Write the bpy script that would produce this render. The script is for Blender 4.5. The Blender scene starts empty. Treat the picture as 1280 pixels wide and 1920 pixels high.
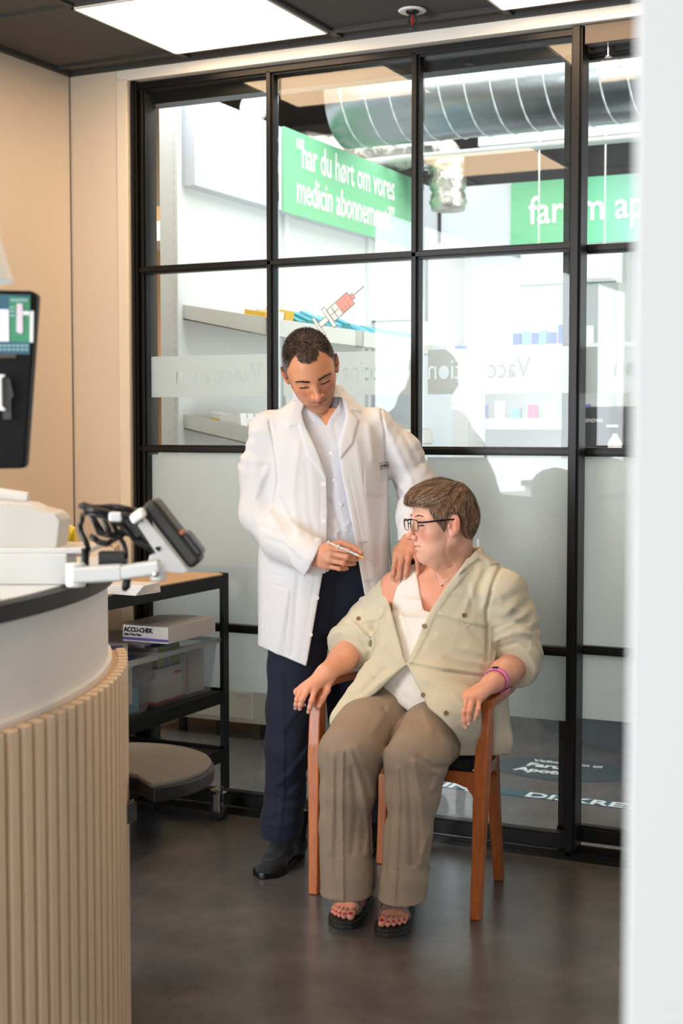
import bpy, bmesh, math, random
import numpy as np
from math import sin, cos, pi, sqrt, radians
from mathutils import Vector, Matrix, noise
random.seed(7); RNG = np.random.default_rng(7)
SC = bpy.context.scene
COL = SC.collection

# ------------------------------------------------------------------ camera
CAM_H, YAW, PITCH, FPX = 1.40, radians(25.8), radians(3.4), 2667.0
FW = np.array([-sin(YAW)*cos(PITCH), cos(YAW)*cos(PITCH), -sin(PITCH)])
RT = np.array([cos(YAW), sin(YAW), 0.0]); UP = np.cross(RT, FW)
CP = np.array([0, 0, CAM_H])
cam_d = bpy.data.cameras.new('camera'); cam = bpy.data.objects.new('camera', cam_d); COL.objects.link(cam)
cam.location = CP
cam.rotation_euler = (pi/2-PITCH, 0, YAW)
cam_d.sensor_width = 36; cam_d.sensor_fit = 'AUTO'; cam_d.lens = 50.0
cam_d.dof.use_dof = True; cam_d.dof.focus_distance = 4.25; cam_d.dof.aperture_fstop = 3.6
cam_d.clip_start = 0.05
SC.camera = cam
# ------------------------------------------------------------------ world, lights, exposure
W = bpy.data.worlds.new('daylight'); SC.world = W; W.use_nodes = True
W.node_tree.nodes['Background'].inputs[0].default_value = (0.93, 0.97, 1.0, 1)
W.node_tree.nodes['Background'].inputs[1].default_value = 1.6
def area(name, loc, rot, sx, sy, power, col):
    l = bpy.data.lights.new(name, 'AREA'); l.shape = 'RECTANGLE'; l.size = sx; l.size_y = sy
    l.energy = power; l.color = col
    o = bpy.data.objects.new(name, l); o.location = loc; o.rotation_euler = rot; COL.objects.link(o); return o
area('window_daylight', (-3.27, -0.86, 1.34), (0, -pi/2, 0), 2.5, 5.2, 320, (0.90, 0.955, 1.0))
area('back_fill', (1.0, -3.5, 1.5), (pi/2, 0, 0), 2.8, 2.2, 105, (0.98, 0.99, 1.0))  # added front fill from behind the camera; that wall has no window
area('shop_light', (-2.2, 6.4, 3.30), (0, 0, 0), 2.4, 2.4, 78, (1.0, 0.995, 0.98))
area('shop_front_fill', (-2.1, 4.78, 3.05), (radians(62), 0, 0), 2.6, .5, 20, (1.0, 0.99, 0.97))  # unseen lamp added above the glass to brighten tray faces
area('office_fill', (-4.1, 5.6, 3.2), (0, 0, 0), 1.0, 1.0, 30, (1.0, 0.9, 0.78))  # added to lift the dark office shelf; no lamp known there
area('shop_side_fill', (1.2, 6.6, 1.7), (0, pi/2, 0), 2.4, 3.2, 96, (1.0, 1.0, 0.99))  # added fill for frosted film and far shelves, not a shop window
SC.view_settings.view_transform = 'Standard'; SC.view_settings.look = 'None'
SC.view_settings.gamma = 1.0; SC.view_settings.use_curve_mapping = False
SC.view_settings.exposure = 0.22
try:
    SC.cycles.use_denoising = True
    SC.cycles.max_bounces = 12; SC.cycles.transparent_max_bounces = 24
    SC.cycles.sample_clamp_indirect = 8
    SC.cycles.caustics_reflective = False; SC.cycles.caustics_refractive = False
except Exception: pass

# ------------------------------------------------------------------ measuring helpers (photo frame 1280x1920 -> metres)
def ray(px, py): return FW + RT*(px-640)/FPX - UP*(py-960)/FPX
def P(px, py, d): return CP + ray(px, py)*d
def onz(px, py, z): r = ray(px, py); return CP + r*((z-CAM_H)/r[2])
def ony(px, py, y): r = ray(px, py); return CP + r*(y/r[1])
def onx(px, py, x): r = ray(px, py); return CP + r*(x/r[0])

# ------------------------------------------------------------------ materials
def lin(c):
    return tuple(((v/255)/12.92 if v/255 <= .04045 else ((v/255+.055)/1.055)**2.4) for v in c[:3]) + (1,)
MATS = {}
def mat(name, rgb, rough=.5, metal=0, spec=.5, bump=None, mottle=None, attr=None, sheen=0, coat=0, sss=0, trans=0, ior=1.45, emit=None, alpha=1, stretch=None):
    """Principled material; bump=(scale, strength); mottle=(scale, rgb2, amount[, detail])"""
    m = bpy.data.materials.new(name); m.use_nodes = True; nt = m.node_tree; N = nt.nodes; L = nt.links
    b = N['Principled BSDF']; b.inputs['Base Color'].default_value = lin(rgb)
    b.inputs['Roughness'].default_value = rough; b.inputs['Metallic'].default_value = metal
    b.inputs['Specular IOR Level'].default_value = spec; b.inputs['IOR'].default_value = ior
    b.inputs['Sheen Weight'].default_value = sheen; b.inputs['Coat Weight'].default_value = coat
    b.inputs['Transmission Weight'].default_value = trans; b.inputs['Alpha'].default_value = alpha
    if sss:
        b.inputs['Subsurface Weight'].default_value = sss; b.inputs['Subsurface Radius'].default_value = (1, .35, .2)
        b.inputs['Subsurface Scale'].default_value = .006
    if emit:
        b.inputs['Emission Color'].default_value = lin(emit[0]); b.inputs['Emission Strength'].default_value = emit[1]
    tc = N.new('ShaderNodeTexCoord'); src = tc.outputs['Object']
    if stretch:
        mp = N.new('ShaderNodeMapping'); mp.inputs['Scale'].default_value = stretch; L.new(src, mp.inputs[0]); src = mp.outputs[0]
    base = None
    if attr:
        a = N.new('ShaderNodeAttribute'); a.attribute_name = attr; base = a.outputs['Color']; L.new(base, b.inputs['Base Color'])
    if mottle:
        n = N.new('ShaderNodeTexNoise'); n.inputs['Scale'].default_value = mottle[0]; n.inputs['Detail'].default_value = mottle[3] if len(mottle) > 3 else 5
        n.inputs['Roughness'].default_value = .65
        L.new(src, n.inputs['Vector'])
        cr = N.new('ShaderNodeValToRGB'); cr.color_ramp.elements[0].position = .38; cr.color_ramp.elements[1].position = .66
        L.new(n.outputs[0], cr.inputs[0])
        mx = N.new('ShaderNodeMix'); mx.data_type = 'RGBA'
        ml = N.new('ShaderNodeMath'); ml.operation = 'MULTIPLY'; ml.inputs[1].default_value = mottle[2]
        L.new(cr.outputs[0], ml.inputs[0]); L.new(ml.outputs[0], mx.inputs[0])
        mx.inputs[6].default_value = lin(rgb); mx.inputs[7].default_value = lin(mottle[1])
        if base: L.new(base, mx.inputs[6])
        L.new(mx.outputs[2], b.inputs['Base Color'])
    if bump:
        n = N.new('ShaderNodeTexNoise'); n.inputs['Scale'].default_value = bump[0]; n.inputs['Detail'].default_value = 4
        L.new(src, n.inputs['Vector'])
        bp = N.new('ShaderNodeBump'); bp.inputs['Strength'].default_value = bump[1]; bp.inputs['Distance'].default_value = bump[2] if len(bump) > 2 else .002
        L.new(n.outputs[0], bp.inputs['Height']); L.new(bp.outputs[0], b.inputs['Normal'])
    MATS[name] = m; return m
def emission(name, rgb, s):
    m = bpy.data.materials.new(name); m.use_nodes = True; N = m.node_tree.nodes; L = m.node_tree.links
    N.clear(); e = N.new('ShaderNodeEmission'); o = N.new('ShaderNodeOutputMaterial'); e.inputs[0].default_value = lin(rgb); e.inputs[1].default_value = s
    L.new(e.outputs[0], o.inputs[0]); return m
def glass_mat(name, tint=(252, 254, 253), ior=1.46):
    m = bpy.data.materials.new(name); m.use_nodes = True; N = m.node_tree.nodes; L = m.node_tree.links; N.clear()
    o = N.new('ShaderNodeOutputMaterial'); t = N.new('ShaderNodeBsdfTransparent'); g = N.new('ShaderNodeBsdfGlossy'); f = N.new('ShaderNodeFresnel'); x = N.new('ShaderNodeMixShader')
    t.inputs[0].default_value = lin(tint); g.inputs['Roughness'].default_value = 0.0; f.inputs[0].default_value = ior
    L.new(f.outputs[0], x.inputs[0]); L.new(t.outputs[0], x.inputs[1]); L.new(g.outputs[0], x.inputs[2]); L.new(x.outputs[0], o.inputs[0]); return m
def frost_mat(name, rgb, see=.04):
    m = bpy.data.materials.new(name); m.use_nodes = True; N = m.node_tree.nodes; L = m.node_tree.links; N.clear()
    o = N.new('ShaderNodeOutputMaterial'); t = N.new('ShaderNodeBsdfTransparent'); d = N.new('ShaderNodeBsdfDiffuse'); r = N.new('ShaderNodeBsdfTranslucent')
    a = N.new('ShaderNodeMixShader'); b = N.new('ShaderNodeMixShader')
    d.inputs[0].default_value = lin(rgb); r.inputs[0].default_value = lin(rgb); a.inputs[0].default_value = .5; b.inputs[0].default_value = see
    L.new(d.outputs[0], a.inputs[1]); L.new(r.outputs[0], a.inputs[2]); L.new(a.outputs[0], b.inputs[1]); L.new(t.outputs[0], b.inputs[2]); L.new(b.outputs[0], o.inputs[0]); return m

# ------------------------------------------------------------------ object helpers
def tag(o, label=None, cat=None, group=None, kind=None):
    if label: o['label'] = label
    if cat: o['category'] = cat
    if group: o['group'] = group
    if kind: o['kind'] = kind
    return o
def thing(name, loc, label, cat, group=None, kind=None):
    o = bpy.data.objects.new(name, None); COL.objects.link(o); o.location = loc; o.empty_display_size = .05
    return tag(o, label, cat, group, kind)
def world_origin(o):
    v = Vector((0, 0, 0))
    while o: v = v + Vector(o.location); o = o.parent
    return v
def link(name, me, mt, parent=None, smooth=True, bevel=0, origin=None, solid=0):
    o = bpy.data.objects.new(name, me); COL.objects.link(o)
    org = world_origin(parent) if parent else (Vector(origin) if origin is not None else Vector((0, 0, 0)))
    if org.length > 0: me.transform(Matrix.Translation(-org))
    if parent: o.parent = parent
    elif origin is not None: o.location = org
    for m in (mt if isinstance(mt, (list, tuple)) else [mt]): me.materials.append(m)
    if smooth:
        me.polygons.foreach_set('use_smooth', [True]*len(me.polygons))
    if solid:
        s = o.modifiers.new('solid', 'SOLIDIFY'); s.thickness = solid; s.offset = 0
    if bevel:
        b = o.modifiers.new('bevel', 'BEVEL'); b.width = bevel; b.segments = 2; b.limit_method = 'ANGLE'; b.angle_limit = radians(35)
        b.harden_normals = True
    elif smooth == 'auto':
        pass
    me.update(); return o
BOXF = [(0, 3, 2, 1), (4, 5, 6, 7), (0, 1, 5, 4), (1, 2, 6, 5), (2, 3, 7, 6), (3, 0, 4, 7)]
class MB:
    def __init__(s): s.v = []; s.f = []; s.m = []; s.cur = 0
    def add(s, vs, fs):
        n = len(s.v); s.v += [tuple(map(float, v)) for v in vs]; s.f += [tuple(i+n for i in f) for f in fs]; s.m += [s.cur]*len(fs); return s
    def box(s, x0, x1, y0, y1, z0, z1):
        return s.add([(x0, y0, z0), (x1, y0, z0), (x1, y1, z0), (x0, y1, z0), (x0, y0, z1), (x1, y0, z1), (x1, y1, z1), (x0, y1, z1)], BOXF)
    def obox(s, c, ax, ay, az, sx, sy, sz):
        c = np.array(c, float); ax, ay, az = [np.array(a, float)/np.linalg.norm(a) for a in (ax, ay, az)]
        vs = []
        for k in (-1, 1):
            for i, j in ((-1, -1), (1, -1), (1, 1), (-1, 1)): vs.append(c+ax*sx/2*i+ay*sy/2*j+az*sz/2*k)
        return s.add(vs, BOXF)
    def loft(s, rings, closed=True, caps=True):
        n = len(rings[0]); vs = [p for r in rings for p in r]; fs = []
        for i in range(len(rings)-1):
            for j in range(n if closed else n-1):
                a = i*n+j; b = i*n+(j+1) % n; fs.append((a, b, b+n, a+n))
        if caps and closed: fs.append(tuple(range(n-1, -1, -1))); fs.append(tuple((len(rings)-1)*n+j for j in range(n)))
        return s.add(vs, fs)
    def tube(s, pts, r, n=10, caps=True, flat=None):
        pts = [np.array(p, float) for p in pts]; rr = r if isinstance(r, (list, tuple)) else [r]*len(pts)
        rings = []; prev = None
        for i, p in enumerate(pts):
            t = pts[min(i+1, len(pts)-1)]-pts[max(i-1, 0)]; t = t/(np.linalg.norm(t)+1e-9)
            if prev is None:
                u = np.cross(t, (0, 0, 1.0))
                if np.linalg.norm(u) < .2: u = np.cross(t, (0, 1.0, 0))
            else: u = prev-t*np.dot(prev, t)
            u = u/np.linalg.norm(u); prev = u; w = np.cross(t, u); fl = flat or 1
            rings.append([p+rr[i]*(cos(2*pi*k/n)*u+fl*sin(2*pi*k/n)*w) for k in range(n)])
        return s.loft(rings, True, caps)
    def cyl(s, p0, p1, r0, r1=None, n=20): return s.tube([p0, p1], [r0, r0 if r1 is None else r1], n)
    def lathe(s, prof, c=(0, 0, 0), n=32, axis='z'):
        rings = []
        for r, h in prof:
            if axis == 'z': rings.append([(c[0]+r*cos(2*pi*k/n), c[1]+r*sin(2*pi*k/n), c[2]+h) for k in range(n)])
            elif axis == 'y': rings.append([(c[0]+r*cos(2*pi*k/n), c[1]+h, c[2]+r*sin(2*pi*k/n)) for k in range(n)])
            else: rings.append([(c[0]+h, c[1]+r*cos(2*pi*k/n), c[2]+r*sin(2*pi*k/n)) for k in range(n)])
        return s.loft(rings, True, True)
    def prism(s, poly, o, u, v, h):
        """flat polygon (2D list) at origin o with axes u, v, thickened by vector h"""
        o, u, v, h = [np.array(a, float) for a in (o, u, v, h)]; n = len(poly)
        a = [o+u*x+v*y for x, y in poly]; b = [p+h for p in a]
        return s.add(a+b, [tuple(range(n-1, -1, -1)), tuple(range(n, 2*n))]+[(i, (i+1) % n, n+(i+1) % n, n+i) for i in range(n)])
    def mesh(s, name):
        me = bpy.data.meshes.new(name); me.from_pydata(s.v, [], s.f)
        if any(s.m): me.polygons.foreach_set('material_index', s.m)
        bm = bmesh.new(); bm.from_mesh(me); bmesh.ops.recalc_face_normals(bm, faces=bm.faces); bm.to_mesh(me); bm.free()
        return me
    def build(s, name, mt, parent=None, smooth=False, bevel=0, origin=None, solid=0):
        o = link(name, s.mesh(name), mt, parent, smooth or bevel > 0, bevel, origin, solid)
        if smooth == 'auto': autosmooth(o)
        return o
def autosmooth(o, ang=40):
    me = o.data; bm = bmesh.new(); bm.from_mesh(me)
    for e in bm.edges:
        if len(e.link_faces) == 2 and e.calc_face_angle(0) > radians(ang): e.smooth = False
    bm.to_mesh(me); bm.free()
def box_part(name, mt, parent, x0, x1, y0, y1, z0, z1, bevel=.002):
    return MB().box(x0, x1, y0, y1, z0, z1).build(name, mt, parent, bevel=bevel)
def struct(name, mb, mt, smooth=False, bevel=0):
    return tag(mb.build(name, mt, None, smooth, bevel), kind='structure')
_DG = None
def text_geo(s, size, ext=.001, bold=0, sx=1, align='LEFT'):
    c = bpy.data.curves.new('t', 'FONT'); c.body = s; c.size = size; c.extrude = ext; c.offset = bold; c.align_x = align; c.resolution_u = 3
    o = bpy.data.objects.new('t', c); COL.objects.link(o)
    dg = bpy.context.evaluated_depsgraph_get(); me = bpy.data.meshes.new_from_object(o.evaluated_get(dg))
    vs = np.empty(len(me.vertices)*3); me.vertices.foreach_get('co', vs); vs = vs.reshape(-1, 3); vs[:, 0] *= sx
    fs = [tuple(p.vertices) for p in me.polygons]
    bpy.data.objects.remove(o); bpy.data.curves.remove(c); bpy.data.meshes.remove(me); return vs, fs
def text_obj(name, s, size, mt, o, u, v, parent, bold=0, sx=1, ext=.0008, align='LEFT', slab=0):
    """lettering lying in the plane through o with reading direction u and up v"""
    vs, fs = text_geo(s, size, ext, bold, sx, align)
    o, u, v = [np.array(a, float) for a in (o, u, v)]; n = np.cross(u, v)
    w = o+vs[:, :1]*u+vs[:, 1:2]*v+vs[:, 2:3]*n
    mb = MB(); mb.add(w, fs); return mb.build(name, mt, parent)

# ------------------------------------------------------------------ palette
M_beige = mat('beige_paint', (226, 214, 197), .75, bump=(60, .08))
M_trim = mat('cream_trim', (236, 226, 208), .5, bump=(30, .1))
M_lintel = mat('white_lintel', (240, 236, 226), .5)
M_white_wall = mat('white_wall', (188, 187, 185), .8)
M_ceil = mat('charcoal_tile', (84, 82, 81), .85, bump=(300, .15))
M_grid = mat('charcoal_grid', (66, 64, 62), .6)
M_floor = mat('vinyl_floor', (86, 86, 88), .24, spec=.7, mottle=(5, (114, 112, 111), .6, 8), bump=(90, .05))
M_black = mat('black_steel', (13, 12, 12), .38, spec=.4, bump=(20, .04))
M_glass = glass_mat('clear_glass')
M_frost = frost_mat('frosted_film', (246, 248, 247), .05)
M_band = frost_mat('frosted_band', (246, 249, 248), .12)
M_panel = emission('led_panel', (255, 216, 174), 10)
M_chrome = mat('chrome', (215, 215, 215), .18, metal=1)
M_wlaq = mat('white_lacquer', (238, 238, 235), .4)
M_shop_white = mat('shop_white', (226, 230, 230), .45)
M_shop_grey = mat('shop_grey', (216, 218, 213), .5)
M_dark = mat('dark_plastic', (26, 26, 27), .45)
M_grey = mat('grey_plastic', (128, 128, 126), .5)

# ================================================================== SETTING
Y0 = 4.42
struct('floor', MB().box(-6.0, 4.2, -4.2, 9.2, -.12, 0), M_floor)
mb = MB(); mb.box(-3.5, 2.6, -3.8, 4.42, 2.718, 2.80)
c = struct('ceiling', mb, M_ceil)
mb = MB()
for k in range(-1, 9):
    x = -2.12+.6*k-.006; mb.box(x-.012, x+.012, -3.7, 4.40, 2.708, 2.7185)
for k in range(0, 13):
    y = 4.311-.6*k; mb.box(-3.25, 2.4, y-.012, y+.012, 2.7075, 2.7183)
mb.box(-3.25, 2.4, 4.385, 4.405, 2.70, 2.7185); mb.box(-3.25, -3.23, -3.7, 4.40, 2.70, 2.7186)
tag(mb.build('trim_1', M_grid), kind='structure')
# left wall with the daylight window behind the camera's left
mb = MB(); mb.box(-3.40, -3.25, 1.78, 4.57, 0, 2.80); mb.box(-3.40, -3.25, -3.6, 1.78, 2.62, 2.80); mb.box(-3.40, -3.25, -3.6, 1.78, 0, .08); mb.box(-3.40, -3.25, -3.8, -3.5, 0, 2.8)
struct('wall_left', mb, M_beige)
mb = MB(); mb.box(-3.25, -3.04, 4.40, 4.57, 0, 2.718)
struct('wall_back_left', mb, M_beige)
mb = MB(); mb.box(-3.04, -2.993, 4.395, 4.57, 0, 2.667); struct('trim_2', mb, M_trim, bevel=.004)
mb = MB(); mb.box(-3.04, 2.2, 4.40, 4.57, 2.662, 2.718); struct('wall_back', mb, M_lintel, bevel=.003)
mb = MB(); mb.box(-3.2505, -3.246, 4.394, 4.399, 0, 2.71); struct('trim_3', mb, M_grey)
mb = MB(); mb.box(0.6, 2.4, 4.40, 4.57, 0, 2.662); struct('wall_back_right', mb, M_white_wall)
# doorway jamb the camera looks past, and the rest of the room behind the camera
mb = MB(); mb.box(-.252, 2.6, .985, 1.10, 0, 2.718); struct('wall_right', mb, M_white_wall, bevel=.004)
mb = MB(); mb.box(2.4, 2.55, -3.8, 4.57, 0, 2.8); struct('wall_side', mb, M_white_wall)
mb = MB(); mb.box(-3.4, 2.5, -3.8, -3.65, 0, 2.8); struct('wall_front', mb, M_white_wall)

# ------------------------------------------------------------------ glazed partition
win = thing('window_1', (-2.15, 4.45, 0), None, None, kind='structure')
XS = [-2.985, -2.425, -1.872, -1.318]; ZS = [0, .672, 1.322, 1.978, 2.640]
YF, YG = 4.425, 4.462
def bar(x0, x1, z0, z1, par, y0=YF, y1=4.475, name='frame_bar'):
    m = MB(); m.box(x0, x1, y0+.012, y1, z0, z1)
    if (x1-x0) < (z1-z0): m.box(x0+.006, x1-.006, y0, y1-.004, z0, z1)
    else: m.box(x0, x1, y0, y1-.004, z0+.006, z1-.006)
    return m.build(name, M_black, par, bevel=.0015)
bar(-2.990, -2.968, 0, 2.66, win, 4.405, 4.55, 'frame_stile'); bar(-2.968, -2.945, .03, 2.63, win, 4.43, 4.49, 'frame_stile')
bar(-2.438, -2.410, .03, 2.64, win, name='mullion'); bar(-1.886, -1.858, .03, 2.64, win, name='mullion')
bar(-1.334, -1.298, 0, 2.66, win, 4.415, 4.50, 'frame_stile')
for z in ZS[1:4]: bar(-2.968, -1.318, z-.014, z+.014, win, name='glazing_rail')
bar(-2.968, -1.318, 2.628, 2.66, win, name='head_rail'); bar(-2.968, -1.318, .022, .075, win, name='bottom_rail')
m = MB(); m.box(-2.99, .6, 4.40, 4.55, 0, .012); m.box(-2.99, .6, 4.415, 4.425, .012, .020); m.box(-2.99, -.6, 4.50, 4.51, .012, .022); m.build('floor_track', mat('dark_track', (48, 47, 46), .3, metal=.7), win)
m = MB(); m.box(-2.968, .6, 4.485, 4.56, 2.588, 2.662); m.build('track_housing', M_black, win, bevel=.002)
for i in range(3):
    for j in range(4):
        m = MB(); m.box(XS[i]+.02, XS[i+1]-.01, YG, YG+.006, ZS[j]+.01, ZS[j+1]-.01); m.build('pane', M_glass, win)
for i in range(3):
    m = MB(); m.box(XS[i]+.035, XS[i+1]-.014, YG+.0075, YG+.0085, .44, .658); m.box(XS[i]+.035, XS[i+1]-.014, YG+.0075, YG+.0085, .686, 1.300); m.build('frosted_film', M_frost, win)
def band(x0, x1, z0, z1, y, words, par):
    """frosted strip with the lettering cut out of it, read from the other side"""
    m = MB(); m.box(x0, x1, y, y+.0012, z0, z1); o = m.build('lettered_film', M_band, par)
    vs_all = MB()
    for txt, x, size, zz, sx in words:
        vs, fs = text_geo(txt, size, .01, 0, sx)
        w = np.stack([x-vs[:, 0], y+vs[:, 2], zz+vs[:, 1]], 1); vs_all.add(w, fs)
    c = vs_all.build('cutter', M_band, par)
    bo = o.modifiers.new('cut', 'BOOLEAN'); bo.object = c; bo.operation = 'DIFFERENCE'; bo.solver = 'EXACT'
    dg = bpy.context.evaluated_depsgraph_get(); me = bpy.data.meshes.new_from_object(o.evaluated_get(dg))
    o.modifiers.clear(); o.data = me; bpy.data.objects.remove(c)
for i in range(3):
    xa, xb = XS[i]+.035, XS[i+1]-.014
    s0 = [-2.478, -1.925, -1.475][i]
    band(xa, xb, 1.512, 1.662, YG+.0075, [('Vaccination', s0, .098, 1.563, .80)], win)
# syringe drawing on the second column
M_dec_w = mat('decal_white', (238, 242, 242), .5); M_dec_g = mat('decal_grey', (128, 136, 138), .5); M_dec_p = mat('decal_pink', (240, 158, 150), .5)
A = ony(596, 612, YG-.002); B = ony(682, 536, YG-.002)
du = (B-A); Ld = np.linalg.norm(du); du = du/Ld; dv = np.cross((0, -1.0, 0), du)
if dv[2] < 0: dv = -dv
sy = MB(); k = Ld
def dq(x0, x1, w0, w1, mi, lay):
    sy.cur = mi; sy.prism([(x0*k, w0*k), (x1*k, w0*k), (x1*k, w1*k), (x0*k, w1*k)], A+np.array([0, -lay*.0004, 0]), du, dv, np.array([0, .0003, 0]))
dq(-.02, .035, -.20, .17, 1, 1); dq(-.01, .025, -.185, .155, 0, 2); dq(.03, .22, -.055, .045, 1, 1); dq(.04, .20, -.042, .032, 0, 2)
dq(.20, .27, -.20, .18, 1, 1); dq(.21, .26, -.185, .165, 0, 2); dq(.27, .72, -.125, .115, 1, 1); dq(.28, .46, -.11, .10, 0, 2); dq(.47, .71, -.11, .10, 2, 2); dq(.29, .45, -.012, .002, 1, 3)
dq(.355, .37, -.10, .09, 1, 3)
for t in (.50, .56, .62): dq(t, t+.012, -.11, -.03, 1, 3)
dq(.72, .78, -.055, .045, 1, 1); dq(.725, .775, -.04, .03, 2, 2); dq(.78, 1.0, -.012, .004, 1, 1)
sy.build('syringe_decal', [M_dec_w, M_dec_g, M_dec_p], win)

dr = thing('door_1', (-.9, 4.53, 0), None, None, kind='structure')
DX = [-1.385, -.80, -.22]; 
bar(-1.385, -1.355, .03, 2.60, dr, 4.51, 4.555, 'frame_stile'); bar(-.815, -.787, .03, 2.6, dr, 4.51, 4.555, 'mullion'); bar(-.24, -.21, .03, 2.6, dr, 4.51, 4.555, 'frame_stile')
for z in ZS[1:4]: bar(-1.36, -.22, z-.016, z+.012, dr, 4.51, 4.555, 'glazing_rail')
bar(-1.385, -.21, .03, .085, dr, 4.51, 4.555, 'bottom_rail'); bar(-1.385, -.21, 2.575, 2.60, dr, 4.51, 4.555, 'head_rail')
for i in range(2):
    for j in range(4):
        m = MB(); m.box(DX[i]+.02, DX[i+1]-.01, 4.530, 4.536, ZS[j]+.02, ZS[j+1]-.03 if j == 3 else ZS[j+1]-.01); m.build('pane', M_glass, dr)
    m = MB(); m.box(DX[i]+.03, DX[i+1]-.015, 4.5375, 4.5385, .44, .656); m.box(DX[i]+.03, DX[i+1]-.015, 4.5375, 4.5385, .686, 1.306); m.build('frosted_film', M_frost, dr)
    band(DX[i]+.03, DX[i+1]-.015, 1.512, 1.662, 4.5375, [('Vaccination', DX[i]+.53, .098, 1.563, .80)], dr)
m = MB(); m.box(-1.29, .6, 4.42, 4.50, 2.60, 2.662); m.build('door_head', mat('bronze_head', (62, 52, 48), .3), dr, bevel=.002)
m = MB(); m.cyl((-1.225, 4.46, 2.60), (-1.225, 4.46, 2.565), .004); m.lathe([(.001, 0), (.012, .002), (.012, .005), (.001, .007)], (-1.225, 4.46, 2.56)); m.build('guide_bolt', M_chrome, dr)

# ------------------------------------------------------------------ ceiling lights and sprinkler
M_pframe = mat('panel_frame', (225, 222, 215), .4)
def light_panel(x, y, lab, cat='ceiling light'):
    t = thing('light_panel', (x+.3, y+.3, 2.70), lab, cat, 'square light panels in the dark ceiling')
    m = MB(); 
    for a in ((x, x+.6, y, y+.008), (x, x+.6, y+.592, y+.6), (x, x+.008, y, y+.6), (x+.592, x+.6, y, y+.6)): m.box(*a, 2.702, 2.7175)
    m.build('frame', M_pframe, t); m = MB(); m.box(x+.008, x+.592, y+.008, y+.592, 2.705, 2.7170); m.build('diffuser', M_panel, t)
    return t
light_panel(-2.726, 3.705, 'square glowing ceiling panel nearest the left wall by the glass partition')
light_panel(-1.526, 3.705, 'glowing ceiling panel right of the sprinkler, only its corner in view')
light_panel(-2.726, 1.905, 'glowing ceiling panel over the counter, seen as a reflection in the glass')
light_panel(-1.526, 1.905, 'glowing ceiling panel over the middle of the room, reflected small in the glass')
t = thing('sprinkler', (-1.79, 4.217, 2.71), 'ceiling sprinkler head with white ring and red bulb hanging from dark tile', 'sprinkler')
m = MB(); m.lathe([(.018, 0), (.042, -.001), (.046, -.005), (.040, -.009), (.022, -.006)], (-1.79, 4.217, 2.718), 36); m.build('ring', M_wlaq, t, smooth=True)
m = MB(); m.lathe([(.001, 0), (.022, 0), (.020, -.010), (.010, -.016), (.001, -.016)], (-1.79, 4.217, 2.716)); m.tube([(-1.80, 4.217, 2.70), (-1.803, 4.217, 2.68), (-1.79, 4.217, 2.662)], .0022); m.tube([(-1.78, 4.217, 2.70), (-1.777, 4.217, 2.68), (-1.79, 4.217, 2.662)], .0022)
m.lathe([(.001, 0), (.014, 0), (.014, -.002), (.001, -.002)], (-1.79, 4.217, 2.660)); m.build('body', M_dark, t)
m = MB(); m.cyl((-1.79, 4.217, 2.70), (-1.79, 4.217, 2.665), .003); m.build('bulb', mat('red_bulb', (190, 40, 30), .2), t)

# ================================================================== THE SHOP BEHIND THE GLASS
M_teal = mat('teal_card', (40, 160, 175), .4); M_blue = mat('blue_card', (45, 90, 190), .4); M_yel = mat('yellow_card', (235, 190, 60), .4)
M_pink = mat('pink_card', (225, 90, 140), .4); M_red = mat('red_card', (215, 70, 60), .4); M_card = mat('white_card', (240, 240, 240), .5)
M_sky = mat('sky_card', (110, 190, 220), .4); M_lime = mat('lime_card', (150, 190, 50), .4); M_lav = mat('lavender_card', (120, 105, 190), .4)
M_green_sign = mat('green_sign', (132, 205, 158), .5); M_lblue_sign = mat('pale_blue_sign', (205, 228, 245), .5)
struct('wall_shop_far', MB().box(-5.0, 3.4, 8.6, 8.75, 0, 3.5), mat('shop_wall_far', (96, 97, 100), .7))
struct('wall_shop_left', MB().box(-5.0, -4.85, 4.57, 8.7, 0, 3.5), mat('shop_wall_left', (206, 178, 146), .7))
struct('wall_shop_right', MB().box(3.3, 3.45, 4.57, 8.7, 0, 3.5), M_white_wall)
struct('ceiling_shop', MB().box(-5.0, 3.4, 4.57, 8.7, 3.42, 3.55), mat('shop_ceiling', (66, 64, 62), .8))
struct('wall_shop_front', MB().box(-5.0, 3.4, 4.571, 4.60, 2.70, 3.5), M_white_wall)
struct('wall_shop_side', MB().box(-5.0, -3.10, 4.571, 4.62, 0, 2.75), M_white_wall)
# tall white post standing just behind the glass on the left
sh = thing('wall_shelving', (-3.15, 5.0, 0), 'tall white wall shelving along the left with a blank fascia and sloped trays', 'shelving unit')
m = MB(); m.box(-3.17, -3.15, 5.0, 7.62, .52, 2.77); m.build('back_panel', M_shop_white, sh)
m = MB(); m.box(-3.225, -3.14, 4.965, 5.0, .52, 2.78); m.box(-3.16, -3.13, 5.88, 5.92, .52, 2.4); m.box(-3.16, -3.13, 6.8, 6.84, 0, 2.4); m.box(-3.225, -3.16, 5.98, 6.04, 0, .52); m.build('upright', M_shop_white, sh, bevel=.002)
m = MB(); m.box(-3.16, -3.09, 5.02, 7.66, 2.385, 2.76); m.build('fascia', mat('fascia_white', (206, 210, 218), .45), sh, bevel=.003)
m = MB(); 
for i in range(60): m.box(-3.160, -3.152, 4.9635, 4.966, .3+i*.04, .325+i*.04)
m.build('slot_row', M_shop_grey, sh)
m = MB(); m.box(-3.15, -2.92, 6.05, 6.78, .0, .30); m.build('base_plinth', mat('cream_plinth', (222, 220, 205), .5), sh, bevel=.003)
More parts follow.
